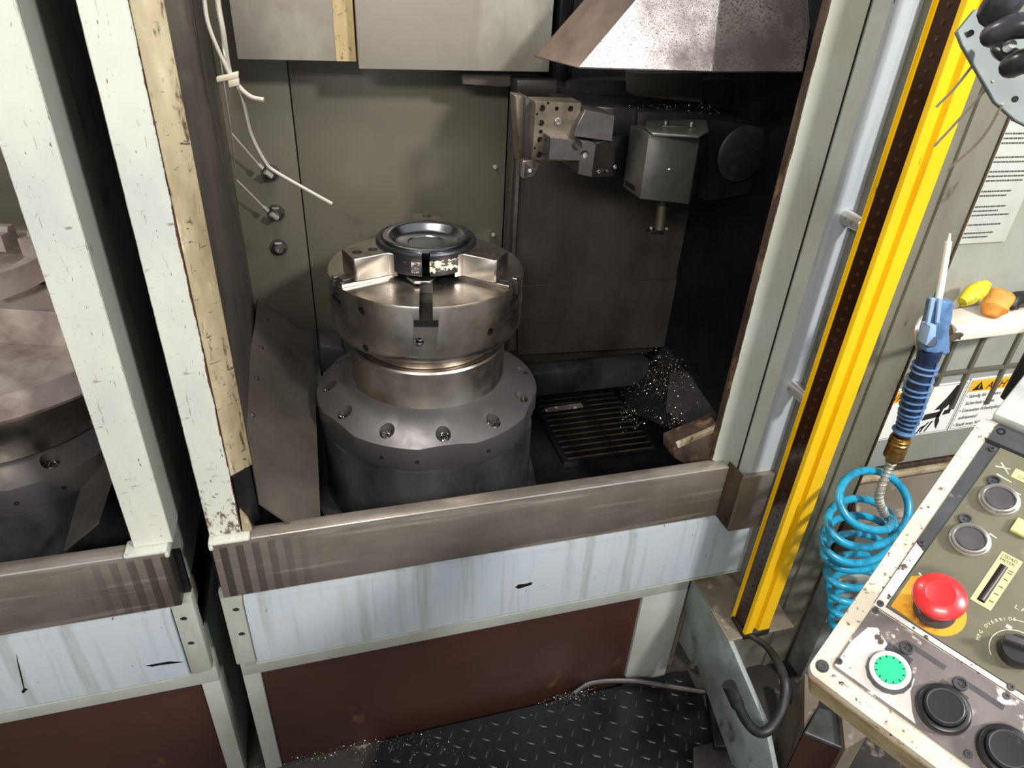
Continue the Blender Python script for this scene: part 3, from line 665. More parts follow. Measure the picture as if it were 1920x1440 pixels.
# plate holder with many holes and a triangular insert below
hp = thing('turning_tool_holder', 'drilled steel tool plate with a clamped triangular insert below, leftmost tool', 'tool holder', (.45, .3, 1.3))
y1 = .30
def Q(a, b, y=y1): return pt(a, b, y=y)
fp = [Q(1004, 190), Q(1090, 192), Q(1084, 304), Q(997, 301)]
pl = MB().prism(fp, (0, .05, 0), .001, 1).build('drilled_plate', M['toolsteel'], hp)
cut = MB(); hs = [((1017, 203), 6), ((1044, 204), 4), ((1070, 204), 5.5), ((1015, 231), 6), ((1014, 247), 4), ((1012, 262), 5.5), ((1011, 290), 6), ((1028, 193.5), 2.5), ((1007, 214), 2.2), ((1003, 278), 2.2)]
for (a_, b2), r in hs:
    c0 = Q(a_, b2); cut.cyl(c0-Vector((0, .01, 0)), c0+Vector((0, .02, 0)), r*.00098, seg=16)
boolean(pl, cut)
hexscrew('screw', Q(1046, 228), (0, -1, 0), .0068, pl, 'steel', .003)
sp_ = [Vector(p_) for p_ in fp]
MB().prism([Q(966, 179, .34), Q(985, 181, .34), Q(984, 300, .34), Q(975, 306, .34)], (0, .04, 0), .001, 1).build('guide_strip', M['toolsteel'], hp)
MB().prism([Q(985, 180, .325), Q(1003, 190, .325), Q(997, 301, .325), Q(983, 300, .325)], (0, .05, 0), .001, 1).build('side_block', M['steel2'], hp)
ih = MB().prism([Q(981, 302, .30), Q(1003, 300, .30), Q(1014, 306, .30), Q(1000, 331, .30), Q(979, 335, .30), Q(975, 328, .30)], (0, .02, 0), .001, 1).build('insert_seat', M['toolsteel'], hp)
MB().prism([Q(986, 306, .2975), Q(1004, 321, .2975), Q(984, 333, .2975)], (0, .005, 0), .0008, 1).build('insert', M['black'], ih, label='dark triangular carbide insert')
MB().lathe([(0, 0), (.0042, 0), (.0036, .0022), (0, .0028)], Q(993, 320, .298), (0, -1, 0), 12).build('clamp_screw', M['chrome'], ih)

# second holder: stepped block with square socket
h2 = thing('stepped_tool_holder', 'stepped dark steel holder block with chamfered upper part, second tool from the left', 'tool holder', (.52, .28, 1.28))
MB().prism([Q(1098, 206, .285), Q(1153, 216, .285), Q(1148, 266, .285), Q(1076, 256, .285), Q(1082, 236, .285)], (0, .08, 0), .0012, 1).build('upper_block', M['steel2'], h2)
lb = MB().prism([Q(1032, 257, .262), Q(1118, 270, .262), Q(1110, 333, .262), Q(1083, 327, .262), Q(1086, 302, .262), Q(1028, 300, .262)], (0, .10, 0), .0012, 1).build('lower_block', M['steel2'], h2)
cut = MB(); c0 = Q(1082, 272, .262); cut.cyl(c0-Vector((0, .01, 0)), c0+Vector((0, .05, 0)), .0105, seg=20); cut.cyl(Q(1096, 291, .25), Q(1096, 291, .285), .0085, seg=20)
boolean(lb, cut)
MB().lathe([(0, 0), (.007, 0), (.006, .004), (0, .005)], Q(1097, 291, .274), (0, -1, 0), 14).build('socket_screw', M['chrome'], lb)
MB().prism([Q(1118, 270, .263), Q(1178, 252, .34), Q(1176, 330, .34), Q(1111, 333, .263)], (.002, .02, 0), .001, 1).build('side_face', M['dark2'], h2)
for q in ((1122, 322), (1137, 320), (1152, 313)):
    hexscrew('screw', Q(q[0], q[1], .268+(q[0]-1118)*.0010), (.35, -1, 0), .0048 if q[0] != 1137 else .003, h2, 'steel', .003)

# boring bar holder
bh = thing('boring_bar_holder', 'tall steel boring bar holder with bar pointing down, third tool from the left', 'tool holder', (.64, .25, 1.25))
y3 = .235
body = MB().prism([pt(1217, 252, y=y3), pt(1312, 258, y=y3), pt(1291, 383, y=y3), pt(1200, 373, y=y3)], (0, .085, 0), .0015, 2).build('holder_body', M['toolgrey'], bh)
boolean(body, MB().cyl(pt(1254, 316, y=y3-.01), pt(1254, 316, y=y3+.01), .0028, seg=14))
MB().prism([pt(1206, 252, y=.262), pt(1218, 252, y=.24), pt(1202, 371, y=.24), pt(1190, 360, y=.262)], (0, .05, 0), .001, 1).build('left_flank', M['dark'], bh)  # shade on this side of the holder is put into its colour
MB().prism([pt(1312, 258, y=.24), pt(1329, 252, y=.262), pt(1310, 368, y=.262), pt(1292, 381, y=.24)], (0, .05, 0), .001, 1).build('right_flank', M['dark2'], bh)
tz = pt(1217, 252, y=y3).z
tp = [pt(1209, 243, z=tz), pt(1222, 254, z=tz), pt(1310, 260, z=tz), pt(1328, 250, z=tz), pt(1325, 230, z=tz), pt(1214, 222, z=tz)]
MB().prism(tp, (0, 0, .005), .0012, 1).build('top_plate', M['toolgrey'], bh)
c1, c2 = pt(1247, 238, z=tz+.004), pt(1295, 240, z=tz+.004)
for c0 in (c1, c2): MB().lathe([(0, 0), (.0065, 0), (.0065, .010), (.0055, .012), (.003, .012), (.003, .007), (0, .007)], c0, seg=16).build('clamp_bolt', M['steel2'], bh)
MB().prism([c1+Vector((-.010, -.008, 0)), c2+Vector((.010, -.008, 0)), c2+Vector((.010, .006, 0)), c1+Vector((-.010, .006, 0))], (0, 0, .004), .002).build('clamp_bar', M['steel2'], bh)
t0, t1 = pt(1243, 372, y=.27), pt(1235, 436, y=.27)
MB().cyl(t0+Vector((0, 0, .01)), pt(1241, 384, y=.27), .0125, seg=20).build('collar', M['dark2'], bh)
bb = MB().cyl(t0, t1, .0105, .0105, seg=20, ch=.0015).build('boring_bar', M['toolsteel'], bh)
MB().prism([pt(1216, 438, y=.258), pt(1224, 432, y=.258), pt(1248, 433, y=.258), pt(1243, 441, y=.258)], (0, .02, 0), .0006, 1).build('insert', M['dark2'], bb)
for q in ((1221, 428), (1250, 429)): MB().lathe([(0, -.002), (.003, -.002), (.0026, .002), (0, .0026)], pt(*q, y=.262), (0, -1, 0), 10).build('insert_screw', M['chrome'], bb)

# small bolts on the slide cover edge
for i, q in enumerate(((928, 313), (925, 440))):
    o = MB().lathe([(0, 0), (.006, 0), (.005, .005), (0, .006)], pt(*q, y=.655), (.1, -1, 0.1), 12).build('cap_bolt', M['chrome'], loc=pt(*q, y=.655))
    tag(o, ['small shiny bolt head high on the rear wall seam, left of the carbide insert', 'small shiny bolt head on the rear wall seam, level with the workpiece'][i], 'bolt')

# ------------------------------------------------------------------ coolant pipes and lubrication lines, left rear
def smooth(pts, n=8):
    P = [Vector(p) for p in pts]; P = [P[0]*2-P[1]] + P + [P[-1]*2-P[-2]]; out = []
    for i in range(1, len(P)-2):
        for k in range(n):
            t = k/n; a, b, c, d = P[i-1:i+3]
            out.append(.5*((2*b)+(-a+c)*t+(2*a-5*b+4*c-d)*t*t+(-a+3*b-3*c+d)*t**3))
    out.append(P[-2]); return out
cp = thing('coolant_pipe', 'long bent metal coolant pipe pointing towards the chuck', 'pipe', pt(432, 148, y=.35))
MB().tube(smooth([pt(378, -90, y=.40), pt(383, 0, y=.39), pt(395, 60, y=.38), pt(432, 143, y=.37), pt(452, 178, y=.37), pt(470, 250, y=.38), pt(498, 305, y=.38), pt(518, 323, y=.38), pt(570, 353, y=.38), pt(622, 382, y=.38)]), .0037, 10).build('pipe', M['spring'], cp)
c2_ = thing('short_coolant_pipe', 'short bent coolant pipe ending just below the nylon clip', 'pipe', pt(450, 165, y=.35))
MB().tube(smooth([pt(402, -90, y=.40), pt(408, 0, y=.39), pt(418, 60, y=.38), pt(430, 135, y=.378), pt(448, 163, y=.37), pt(470, 182, y=.36), pt(495, 188, y=.355)]), .0047, 10).build('pipe', M['spring'], c2_)
cl = MB()
q = pt(432, 149, y=.37); cl.prism([q+Vector((-.022, -.010, -.004)), q+Vector((.014, -.012, .003)), q+Vector((.015, -.012, .013)), q+Vector((-.022, -.010, .004))], (0, .02, 0), .002)
cl.prism([q+Vector((-.004, -.011, -.012)), q+Vector((.014, -.012, -.008)), q+Vector((.014, -.012, .004)), q+Vector((-.004, -.011, .0))], (0, .02, 0), .002)
tag(cl.build('pipe_clip', M['nylonw'], loc=q), 'pale nylon clip holding the two coolant pipes together', 'clip')
o = MB().tube(smooth([pt(413, 110, y=.5), pt(425, 190, y=.52), pt(435, 260, y=.56), pt(441, 318, y=.62)]), .0014, 6).build('thin_wire', M['spring'], loc=pt(425, 190, y=.52))
tag(o, 'thin wire hanging straight down behind the nylon clip', 'wire')
for i, (s0, s1, e0, f_) in enumerate([((434, 250), (484, 308), (497, 322), (503, 327)), ((444, 338), (494, 388), (508, 401), (517, 396))]):
    ll = thing('lubrication_line', ['upper thin lubrication line with bright fittings running into the rear wall', 'lower thin lubrication line with bright fittings running into the rear wall'][i], 'pipe', pt(*s1, y=.60))
    MB().tube([pt(*s0, y=.60), pt(*s1, y=.62)], .0022, 8).build('line', M['spring'], ll)
    MB().cyl(pt(*s1, y=.620), pt(s1[0]+8, s1[1]+8, y=.622), .0055, seg=6).build('nut', M['chrome'], ll)
    MB().cyl(pt(e0[0], e0[1], y=.625), pt(e0[0]+12, e0[1]+9, y=.63), .0062, seg=12).build('ferrule', M['chrome'], ll)
    c0 = pt(e0[0]+10, e0[1]-2 if i else e0[1]+2, y=.658); MB().lathe([(0, 0), (.0165, 0), (.0165, .006), (.012, .010), (.009, .022), (0, .022)], c0, (0, -1, 0), 6).build('bulkhead_nut', M['steel2'], ll)
    MB().lathe([(0, -.001), (.0195, -.001), (.0195, .002), (0, .002)], c0, (0, -1, 0), 24).build('washer', M['steel2'], ll)
c0 = pt(523, 464, y=.658)
g = thing('blanked_fitting', 'round blanked fitting with hex nut and socket plug low on the rear wall', 'fitting', c0)
MB().lathe([(0, -.001), (.0195, -.001), (.0195, .002), (0, .002)], c0, (0, -1, 0), 24).build('washer', M['steel2'], g)
MB().lathe([(0, 0), (.017, 0), (.017, .006), (.013, .009), (0, .009)], c0, (0, -1, 0), 6).build('nut', M['steel2'], g)
MB().lathe([(0, .008), (.009, .008), (.009, .015), (.004, .015), (.004, .010), (0, .010)], c0, (0, -1, 0), 16).build('plug', M['steel'], g)

# swarf on the chute
rnd = random.Random(3); mb = MB(); Pn = (.84, .4, .50); nn = Vector((-.75, -.10, .62)).normalized()
for i in range(2600):
    u = rnd.random(); a_, b2 = (rnd.gauss(1235, 48), rnd.gauss(705, 26)) if u < .62 else (rnd.uniform(1200, 1378), rnd.uniform(668, 800)) if u < .78 else (rnd.gauss(1180, 16), rnd.gauss(765, 16)) if u < .9 else (rnd.gauss(1265, 16), rnd.gauss(788, 9))
    if not (1162 < a_ < 1382 and 655 < b2 < 812): continue
    if u > .78 and u < .9: q = pt(a_, b2+10, z=.512)
    else: q = pt(a_, b2, P=Pn, n=nn) + nn*(.003+rnd.random()*.008)
    curl(mb, q, rnd, rnd.choice((.0016, .0022, .003)))
tag(mb.build('swarf', M['chip'], loc=(.9, .45, .6)), 'heap of glittering steel swarf on the sloping chute and grate corner', 'swarf', kind='stuff')

# ------------------------------------------------------------------ right pillar, sliding door, corner
rp = thing('door_pillar', 'cream and rust stained steel pillar on the right of the opening', 'pillar', (.78, 0, .7))
pm = M['grey'].copy(); pm.name = 'pillar_paint'; strip_mask(pm, edge_chips(0, -.036, .0035, 50, (1, 1, .4)), srgb(76, 52, 34))
MB().prism([(.744, -.022, .74), (.812, -.022, .70), (.812, -.022, 2.0), (.744, -.022, 2.0)], (0, .012, 0), .001, 1).build('front_face', pm, rp)
MB().prism([(.7435, -.0215, .76), (.7435, -.006, .76), (.7435, -.003, .76), (.752, -.003, .76), (.750, -.006, .76), (.750, -.0215, .76)], (0, 0, 1.24), .001, 1).build('inner_flange', M['rust'], rp)
MB().prism([(.812, -.020, .69), (.8165, -.020, .69), (.8165, -.020, 2.0), (.812, -.020, 2.0)], (0, .02, 0)).build('groove', M['dark'], rp)
MB().prism([pt(1262, 836, y=.06), pt(1352, 800, y=.03), pt(1362, 880, y=.0), pt(1300, 880, y=.02), pt(1262, 858, y=.05)], (0, .05, 0), .002, 1).build('painted_ledge', M['rust'], rp)
MB().prism([pt(1270, 833, y=.055), pt(1348, 800, y=.03), pt(1350, 812, y=.028), pt(1272, 845, y=.052)], (0, .01, 0), .001, 1).build('ledge_edge', M['cream'], rp)
cr = thing('stainless_corner', 'stainless corner piece with rusty edge below the door at the right', 'corner plate', (.86, 0, .62))
MB().box(.8165, .96, -.046, -.03, .545, .699, .002).build('front_plate', M['sill'], cr)
MB().prism([(.774, -.012, .598), (.8155, -.046, .546), (.8155, -.046, .703), (.774, -.012, .745)], (0, .02, 0), .002, 1).build('rusty_side', M['rust'], cr)
MB().prism([(.812, -.0475, .548), (.8185, -.0475, .548), (.8185, -.0475, .70), (.812, -.0475, .70)], (0, .004, 0), .0008, 1).build('edge_bead', M['step'], cr)
dr = thing('sliding_door', 'blue grey sliding door panel with long pull handle', 'door', (.9, 0, .7))
dm = M['blue'].copy(); dm.name = 'door_blue_grey'
MB().prism([(.838, -.034, .684), (1.02, -.034, .684), (1.02, -.034, 2.0), (.838, -.034, 2.0)], (0, .03, 0), .001, 1).build('door_panel', dm, dr)
MB().prism([(.8175, -.022, .684), (.838, -.034, .684), (.838, -.024, .684), (.8175, -.012, .684)], (0, 0, 1.316)).build('chamfered_edge', M['grey'], dr)
hn = MB().box(.872, .892, -.096, -.078, .895, 1.300, .005).build('handle', M['greyplastic'], dr)
for z in (.912, 1.256): MB().cyl((.878, -.03, z), (.878, -.08, z), .0140, seg=20, ch=.0015).build('standoff', M['ring'], hn)

# ------------------------------------------------------------------ light curtain
lc = thing('light_curtain', 'tall yellow safety light curtain bar with dark brown lens strip', 'light curtain', (.85, -.15, .36))
x0, x1, yf, yb = .826, .889, -.172, -.124; zl, zh = .352, 2.05
MB().prism([(x0, yf, zl), (x0+.002, yf-.004, zl), (x0+.020, yf-.003, zl), (x0+.024, yf+.006, zl), (x0+.032, yf+.006, zl), (x0+.036, yf-.002, zl), (x1, yf-.002, zl), (x1+.002, yf+.004, zl), (x1+.002, yb, zl), (x0+.004, yb, zl), (x0+.004, yb-.004, zl), (x0+.008, yb-.006, zl), (x0+.008, yf+.006, zl), (x0, yf+.004, zl)], (0, 0, zh-zl)).build('housing', M['yellow'], lc)
MB().box(x0-.001, x0+.006, yb-.0005, yb+.0015, zl, zh).build('rear_flange', M['yellow'], lc)
ln = MB().box(x0+.0045, x0+.010, yf+.005, yb-.004, zl+.002, zh).build('lens_strip', M['lens'], lc)
d0 = MB().lathe([(0, -.001), (.0042, -.001), (.0036, .0008), (0, .0014)], (x0+.0044, -.147, .40), (-1, 0, 0), 10).build('lens', M['lensdot'], lc)
for k in range(1, 62): copyto(d0, (0, 0, .020*k), lc)
MB().box(x0-.002, x1+.004, yf-.006, yb+.004, .335, .356, .006).build('rubber_boot', M['black'], lc)
cb = smooth([pt(1400, 1188, y=-.17), pt(1440, 1215, y=-.22), pt(1470, 1270, y=-.30), pt(1468, 1325, y=-.34), pt(1445, 1365, y=-.36), pt(1420, 1372, y=-.36), pt(1395, 1345, y=-.34), pt(1375, 1300, y=-.31), pt(1372, 1290, y=-.305)], 8)
o = MB().tube(cb, .010, 12, [.006+.0045*min(1, i/20) for i in range(len(cb))]).build('power_cable', M['black'], loc=cb[20])
tag(o, 'black rubber cable curling in a hook below the yellow light curtain', 'cable')
o = MB().tube([pt(1366, 1283, y=-.30), pt(1378, 1310, y=-.315), pt(1383, 1322, y=-.32)], .0135, 12).build('cable_grommet', M['black'], loc=pt(1370, 1290, y=-.3))
tag(o, 'black grommet at the loose end of the curling cable', 'grommet')

# support beam under the curtain
be = thing('support_beam', 'blue grey folded bracket beam running forward under the yellow bar', 'beam', (.85, -.1, .2))
bm1 = [pt(1297, 1083, z=.358), pt(1378, 1195, z=.335), pt(1455, 1300, z=.30), pt(1478, 1345, z=.28)]
lower = [pt(1268, 1165, x=.80), pt(1335, 1270, x=.80), pt(1400, 1385, x=.80), pt(1448, 1392, x=.80)]
MB().prism([(.790, 0, .356), (.790, -.175, .342), (.790, -.34, .285), (.790, -.42, .20), (.790, -.40, .13), (.790, -.30, .07), (.790, -.10, .16), (.790, 0, .262)], (.012, 0, 0), .002, 2).build('side_plate', M['grey2'], be)
MB().prism([(.790, 0, .358), (.790, -.175, .344), (.96, -.175, .344), (.96, 0, .358)], (0, 0, -.006), .002, 1).build('top_plate', M['step'], be)
MB().box(.80, .88, -.08, .0, .12, .34, .002).build('gusset_box', M['grey2'], be)
MB().prism([(.667+.12, .001, .02), (.80, .001, .02), (.80, .001, .30)], (0, .02, 0)).build('rear_web', M['step'], be)

# ------------------------------------------------------------------ column and control cabinet side
co_ = thing('machine_column', 'tall olive grey steel column right of the yellow bar', 'column', (1.0, -.05, 0))
MB().prism([(.895, -.055, .02), (1.112, -.055, .02), (1.122, -.050, .02), (1.122, .03, .02), (.895, .03, .02)], (0, 0, 2.0)).build('column_body', M['olivecol'], co_)
MB().box(1.04, 1.112, -.061, -.05, .02, 2.0, .003).build('raised_edge_strip', M['olivecol'], co_)
MB().box(1.112, 1.1165, -.0635, -.05, .02, 2.0, .001).build('corner_bead', M['rust'], co_)
cs = thing('control_cabinet', 'pale grey control cabinet side behind the blue air gun', 'cabinet', (1.3, 0, .7))
MB().box(1.125, 1.9, -.03, .05, .655, 2.0, .002).build('side_panel', M['grey'], cs)
MB().box(1.118, 1.9, -.036, -.025, .640, .652, .002).build('dark_rod', M['rust'], cs)
MB().box(1.118, 1.9, -.046, -.02, .625, .638, .003).build('edge_bead', M['cream'], cs)
MB().prism([(1.118, -.05, .625), (1.9, -.05, .625), (1.9, -.10, .55), (1.118, -.10, .55)], (0, .04, -.01), .002, 1).build('sloping_skirt', M['step'], cs)
MB().box(1.118, 1.9, -.105, 0, .40, .548, .003).build('lower_skirt', M['step'], cs)
MB().box(1.118, 1.9, -.11, 0, .36, .385, .003).build('lower_ledge', M['grey'], cs)
MB().box(1.118, 1.9, -.12, 0, .02, .355, .003).build('plinth', M['grey2'], cs)
for k, xx in enumerate((1.245, 1.32, 1.42)):
    MB().box(xx, xx+.010, -.037, -.029, .87 if k == 0 else .80, 1.0, .001).build('upright_rib', M['rib'], cs)  # narrow brown upright strips on the cabinet panel
MB().box(1.14, 1.6, -.036, -.029, .893, .903, .001).build('cross_rib', M['rib'], cs)
MB().box(1.117, 1.125, -.052, -.03, .64, 1.9, .0005).build('edge_seam', M['grey'], cs)

# stickers
def flatpoly(name, pts, m, parent, t=.0004): return MB().prism(pts, (0, t, 0)).build(name, M[m], parent)
FONT = None
def text(name, s, size, m, parent, mtx, ext=.0002, sx=1, shear=0, align='LEFT'):
    cu = bpy.data.curves.new(name, 'FONT'); cu.body = s; cu.size = size; cu.extrude = ext; cu.shear = shear; cu.align_x = align
    cu.materials.append(M[m]); o = bpy.data.objects.new(name, cu); C.objects.link(o)
    o.parent = parent; o.matrix_local = mtx @ Matrix.Diagonal((sx, 1, 1, 1)); return o
def wall_text(name, s, size, m, parent, x, y, z, sx=1, shear=0, rot=0):
    o = Vector((x, y, z)) - ORG[parent.name]
    return text(name, s, size, m, parent, Matrix.Translation(o) @ Matrix.Rotation(R_(90), 4, 'X') @ Matrix.Rotation(rot, 4, 'Z'), sx=sx, shear=shear)
ys = -.0306
st = thing('warning_sticker', 'white warning sticker with crushed hand pictogram and orange heading behind the air gun', 'sticker', (1.28, ys, .76))
xa, xb_, za, zb_ = 1.13, 1.3455, .735, .870
MB().box(xa, xb_, ys-.0004, ys+.0006, za, zb_).build('backing', M['sticker'], st)
MB().box(xa+.004, 1.2490, ys-.0008, ys-.0004, .835, .862).build('heading', M['orange'], st)
wall_text('lettering', 'WARNING', .024, 'ink', st, 1.137, ys-.0012, .8395, sx=.92, shear=.2)
MB().box(1.2498, 1.2506, ys-.0009, ys-.0004, .739, .866).build('divider', M['ink'], st)
fr = MB()
for x_, z_ in (((xa+.003, xb_-.003), (.7385, .7391)), ((xa+.003, xb_-.003), (.8655, .8661)), ((xb_-.0036, xb_-.003), (.7385, .8661))): fr.box(x_[0], x_[1], ys-.0009, ys-.0004, z_[0], z_[1])
fr.build('border', M['ink'], st)
rnd = random.Random(21)
def textlines(parent, x, xe, z, h, n, gap, m, y, first=0):
    mb = MB()
    for i in range(n):
        xx = x + (first if i == 0 else 0); end = x+(xe-x)*rnd.uniform(.62, 1)
        while xx < end:
            w = rnd.uniform(.5, 2.2)*h*1.6; mb.box(xx, min(xx+w, end), y-.0004, y, z-i*gap, z-i*gap+h); xx += w+h*.45
    return mb.build('fine_print', M[m], parent)
for zz, xs, xe in ((.817, 1.190, 1.243), (.796, 1.192, 1.2415), (.760, 1.200, 1.240)):
    MB().box(xs, xe, ys-.0008, ys-.0004, zz, zz+.006).build('fine_print', M['greyink'], st)
pic = MB()
def pp(pts): pic.prism([(1.25+u*.09, ys-.0009, .74+v*.125) for u, v in pts], (0, .0005, 0))
pp([(.72, .98), (.98, .98), (.86, .70), (.84, .56), (.78, .50), (.74, .58), (.66, .50), (.34, .48), (.56, .72)])
pp([(.08, .28), (.56, .32), (.56, .44), (.10, .41)]); pp([(.66, .35), (.88, .37), (.88, .47), (.68, .45)])
pp([(.52, .50), (.62, .50), (.60, .30), (.66, .22), (.66, .05), (.58, .12), (.50, .26)])
pp([(.30, .22), (.36, .24), (.24, .10), (.20, .0), (.16, .02), (.20, .12)]); pp([(.40, .24), (.46, .25), (.34, .02), (.29, .02)]); pp([(.06, .0), (.10, 0), (.17, .10), (.26, .14), (.26, .17), (.14, .14)])
pic.build('pictogram', M['ink'], st)
sg = thing('german_sticker', 'white sticker with orange heading and black warning triangle, partly behind the black handle', 'sticker', (1.45, ys, .76))
xa, xb_ = 1.350, 1.60
MB().box(xa, xb_, ys-.0004, ys+.0006, .735, .874).build('backing', M['sticker'], sg)
MB().box(xa+.005, xb_-.005, ys-.0008, ys-.0004, .838, .868).build('heading', M['orange'], sg)
tr = MB().prism([(1.364, ys-.0013, .842), (1.396, ys-.0013, .842), (1.381, ys-.0013, .864)], (0, .0005, 0)).build('triangle', M['ink'], sg)
MB().box(1.3795, 1.3815, ys-.0018, ys-.0012, .847, .857).build('mark', M['orange'], tr)
wall_text('lettering', 'ACHTUNG', .0265, 'ink', sg, 1.402, ys-.0012, .8425, sx=.95, shear=.25)
for i, s in enumerate(('\u2022 St\u00e4ndig f\u00fcr saubere', '  Sicherheit sorgen.', '\u2022 Gesamten Arbeitsplatz', '  aufr\u00e4umen!', '\u2022 Staub vom Arbeitsbereich')):
    wall_text('lettering', s, .0138, 'greyink', sg, 1.357, ys-.0012, .8225-i*.0195, sx=.86)
fr = MB()
for x_, z_ in (((xa+.003, xb_-.003), (.7385, .7391)), ((xa+.003, xa+.0036), (.7385, .870)), ((xa+.003, xb_-.003), (.8695, .870))): fr.box(x_[0], x_[1], ys-.0009, ys-.0004, z_[0], z_[1])
fr.build('border', M['ink'], sg)
pn = thing('notice_plate', 'pale grey notice plate full of fine black print on the cabinet at top right', 'notice', (1.3, ys, 1.3))
MB().box(1.148, 1.262, ys-.003, ys, 1.193, 1.62).build('backing', M['paper'], pn)
for (z0_, n, xe) in ((1.56, 2, 1.25), (1.512, 3, 1.255), (1.475, 4, 1.257), (1.428, 3, 1.24), (1.39, 3, 1.256), (1.35, 2, 1.25), (1.325, 3, 1.245), (1.290, 2, 1.24), (1.262, 3, 1.245), (1.228, 1, 1.235), (1.212, 2, 1.24)):
    textlines(pn, 1.154, xe, z0_, .0028, n, .0080, 'greyink2', ys-.003)

# shelf bar with plugs
sh = thing('tool_shelf', 'scratched white shelf bar fixed to the cabinet below the foam plugs', 'shelf', (1.3, -.06, 1.0))
zt = pt(1800, 614, y=-.11).z
MB().prism([pt(1762, 583, z=zt), pt(1795, 617, z=zt), pt(1930, 601, z=zt), pt(1990, 560, z=zt), pt(1930, 556, z=zt)], (0, 0, -.028), .003, 2).build('bar', M['shelf'], sh)
lgt = MB().prism([pt(1778, 612, z=zt-.004), pt(1806, 615, z=zt-.004), pt(1803, 640, z=zt-.02), pt(1782, 632, z=zt-.02)], (0, .012, 0), .002, 1); lgt.build('broken_hook', M['rust'], sh)
for nm, ps, r, m, lb in (('yellow_plug', ((1805, 566), (1850, 533)), (.012, .0165, .0175, .016, .011), 'foam', 'small dirty yellow foam plug lying on the shelf bar'),
                          ('orange_plug', ((1857, 590), (1880, 548)), (.017, .025, .023, .025, .0235), 'cork', 'fat orange foam plug standing on the shelf bar')):
    P0_, P1_ = pt(*ps[0], y=-.085), pt(*ps[1], y=-.07); ax = P1_-P0_; L_ = ax.length
    prof = [(0, 0)] + [(r[0]*.75, .001)] + [(rr, L_*k/4) for k, rr in enumerate(r) if 0 < k < 4] + [(r[4]*.85, L_-.001), (0, L_)]
    prof = [(0, -.004), (r[0]*.8, -.002)] + [(rr, L_*(.08+.84*k/4)) for k, rr in enumerate(r)] + [(r[4]*.8, L_), (0, L_+.002)]
    tag(MB().lathe(prof, P0_, ax, 20, rfun=lambda a: 1+.04*math.sin(3*a)).build(nm, M[m], loc=P0_), lb, 'plug')
o = MB().tube(smooth([pt(1955, 560, y=-.05), pt(1925, 560, y=-.055), pt(1900, 563, y=-.06), pt(1893, 575, y=-.065)]), .016, 12).build('rubber_hose_end', M['black'], loc=pt(1920, 560, y=-.05))
tag(o, 'black rubber hose end at the right edge beside the orange plug', 'hose')

# ------------------------------------------------------------------ ring, air gun, coil hose
rc = pt(1738, 628, y=-.15)
mb = MB(); n1 = Vector((.25, -.85, .45)).normalized(); u1 = n1.orthogonal().normalized(); v1 = n1.cross(u1)
ringp = [rc + .033*(u1*math.cos(k*math.pi/20)+v1*math.sin(k*math.pi/20)) for k in range(41)]
rg = thing('hanging_ring', 'steel ring hook from which the blue air gun hangs', 'hook', rc)
mb.tube(ringp, .0045, 10).build('ring', M['spring'], rg)
MB().tube([pt(1762, 640, y=-.15), pt(1784, 634, y=-.13), pt(1800, 627, y=-.11)], .006, 10).build('shank', M['rust'], rg)
ag = thing('air_gun', 'blue plastic air blow gun with ribbed grip and white nozzle hanging from the ring', 'air gun', rc)
yg = -.19
G = lambda a, b, y=yg: pt(a, b, y=y)
nb = G(1760, 560); nt_ = G(1781, 438, -.175); MB().cyl(nb, nt_+(nb-nt_)*.12, .0056, .0052, seg=14).build('nozzle', M['whiteplastic'], ag)
MB().cyl(nt_+(nb-nt_)*.12, nt_, .0030, .0018, seg=12).build('nozzle_tip', M['whiteplastic'], ag)
fc = (ROT @ Vector((0, 0, 1)))
hdp = [G(1742, 558), G(1778, 560), G(1776, 590), G(1770, 610), G(1772, 655), G(1762, 660), G(1727, 655), G(1722, 640), G(1733, 600)]
MB().prism([p_+Vector((0, -.013, 0)) for p_ in hdp], (0, .020, 0), .004, 3).build('body', M['gun'], ag)
MB().prism([G(1747, 560, -.209), G(1755, 560, -.209), G(1744, 610, -.209), G(1737, 610, -.209)], (0, .004, 0), .0008, 1).build('body_rib', M['gunlight'], ag)
MB().prism([G(1760, 560, -.209), G(1768, 560, -.209), G(1762, 606, -.209), G(1755, 606, -.209)], (0, .004, 0), .0008, 1).build('body_rib', M['gunlight'], ag)
MB().prism([G(1745, 612, -.212), G(1757, 610, -.212), G(1754, 648, -.212), G(1735, 648, -.212)], (0, .02, 0), .002, 2).build('trigger', M['gunlight'], ag)
MB().cyl(G(1744, 640, -.212), G(1744, 640, -.185), .010, seg=18, ch=.001).build('trigger_pivot', M['gundark'], ag)
# grip: curved core with ribs
core = smooth([G(1745, 655), G(1737, 680), G(1722, 720), G(1712, 755), G(1704, 785), G(1694, 808)], 8)
n_ = len(core); rad = [.0165+.0045*math.sin(min(1, i/(n_-1)*1.1)*math.pi) for i in range(n_)]
MB().tube(core, .018, 18, [r*.90 for r in rad]).build('grip_core', M['gundark'], ag)
rb = []
for i in range(12):
    k = int(9+(n_-11)*i/11); p_ = core[k]; ax = (core[min(k+1, n_-1)]-core[k-1]).normalized(); r = rad[k]*1.08
    MB().lathe([(r*.85, -.0016), (r, -.0013), (r*1.02, 0), (r, .0013), (r*.85, .0016)], p_, ax, 22).build('grip_rib', M['gun'], ag)
spine = [core[k] + Vector((.1, -1, .45)).normalized()*rad[k]*1.06 for k in range(8, n_)]
MB().tube(spine, .0016, 8).build('grip_spine', M['gun'], ag)
MB().tube([core[0], core[3], core[7]], .018, 18, [.019, .019, .0175]).build('grip_neck', M['gundark'], ag)
e0 = core[-1]; ax = (G(1664, 882)-G(1692, 812)).normalized()
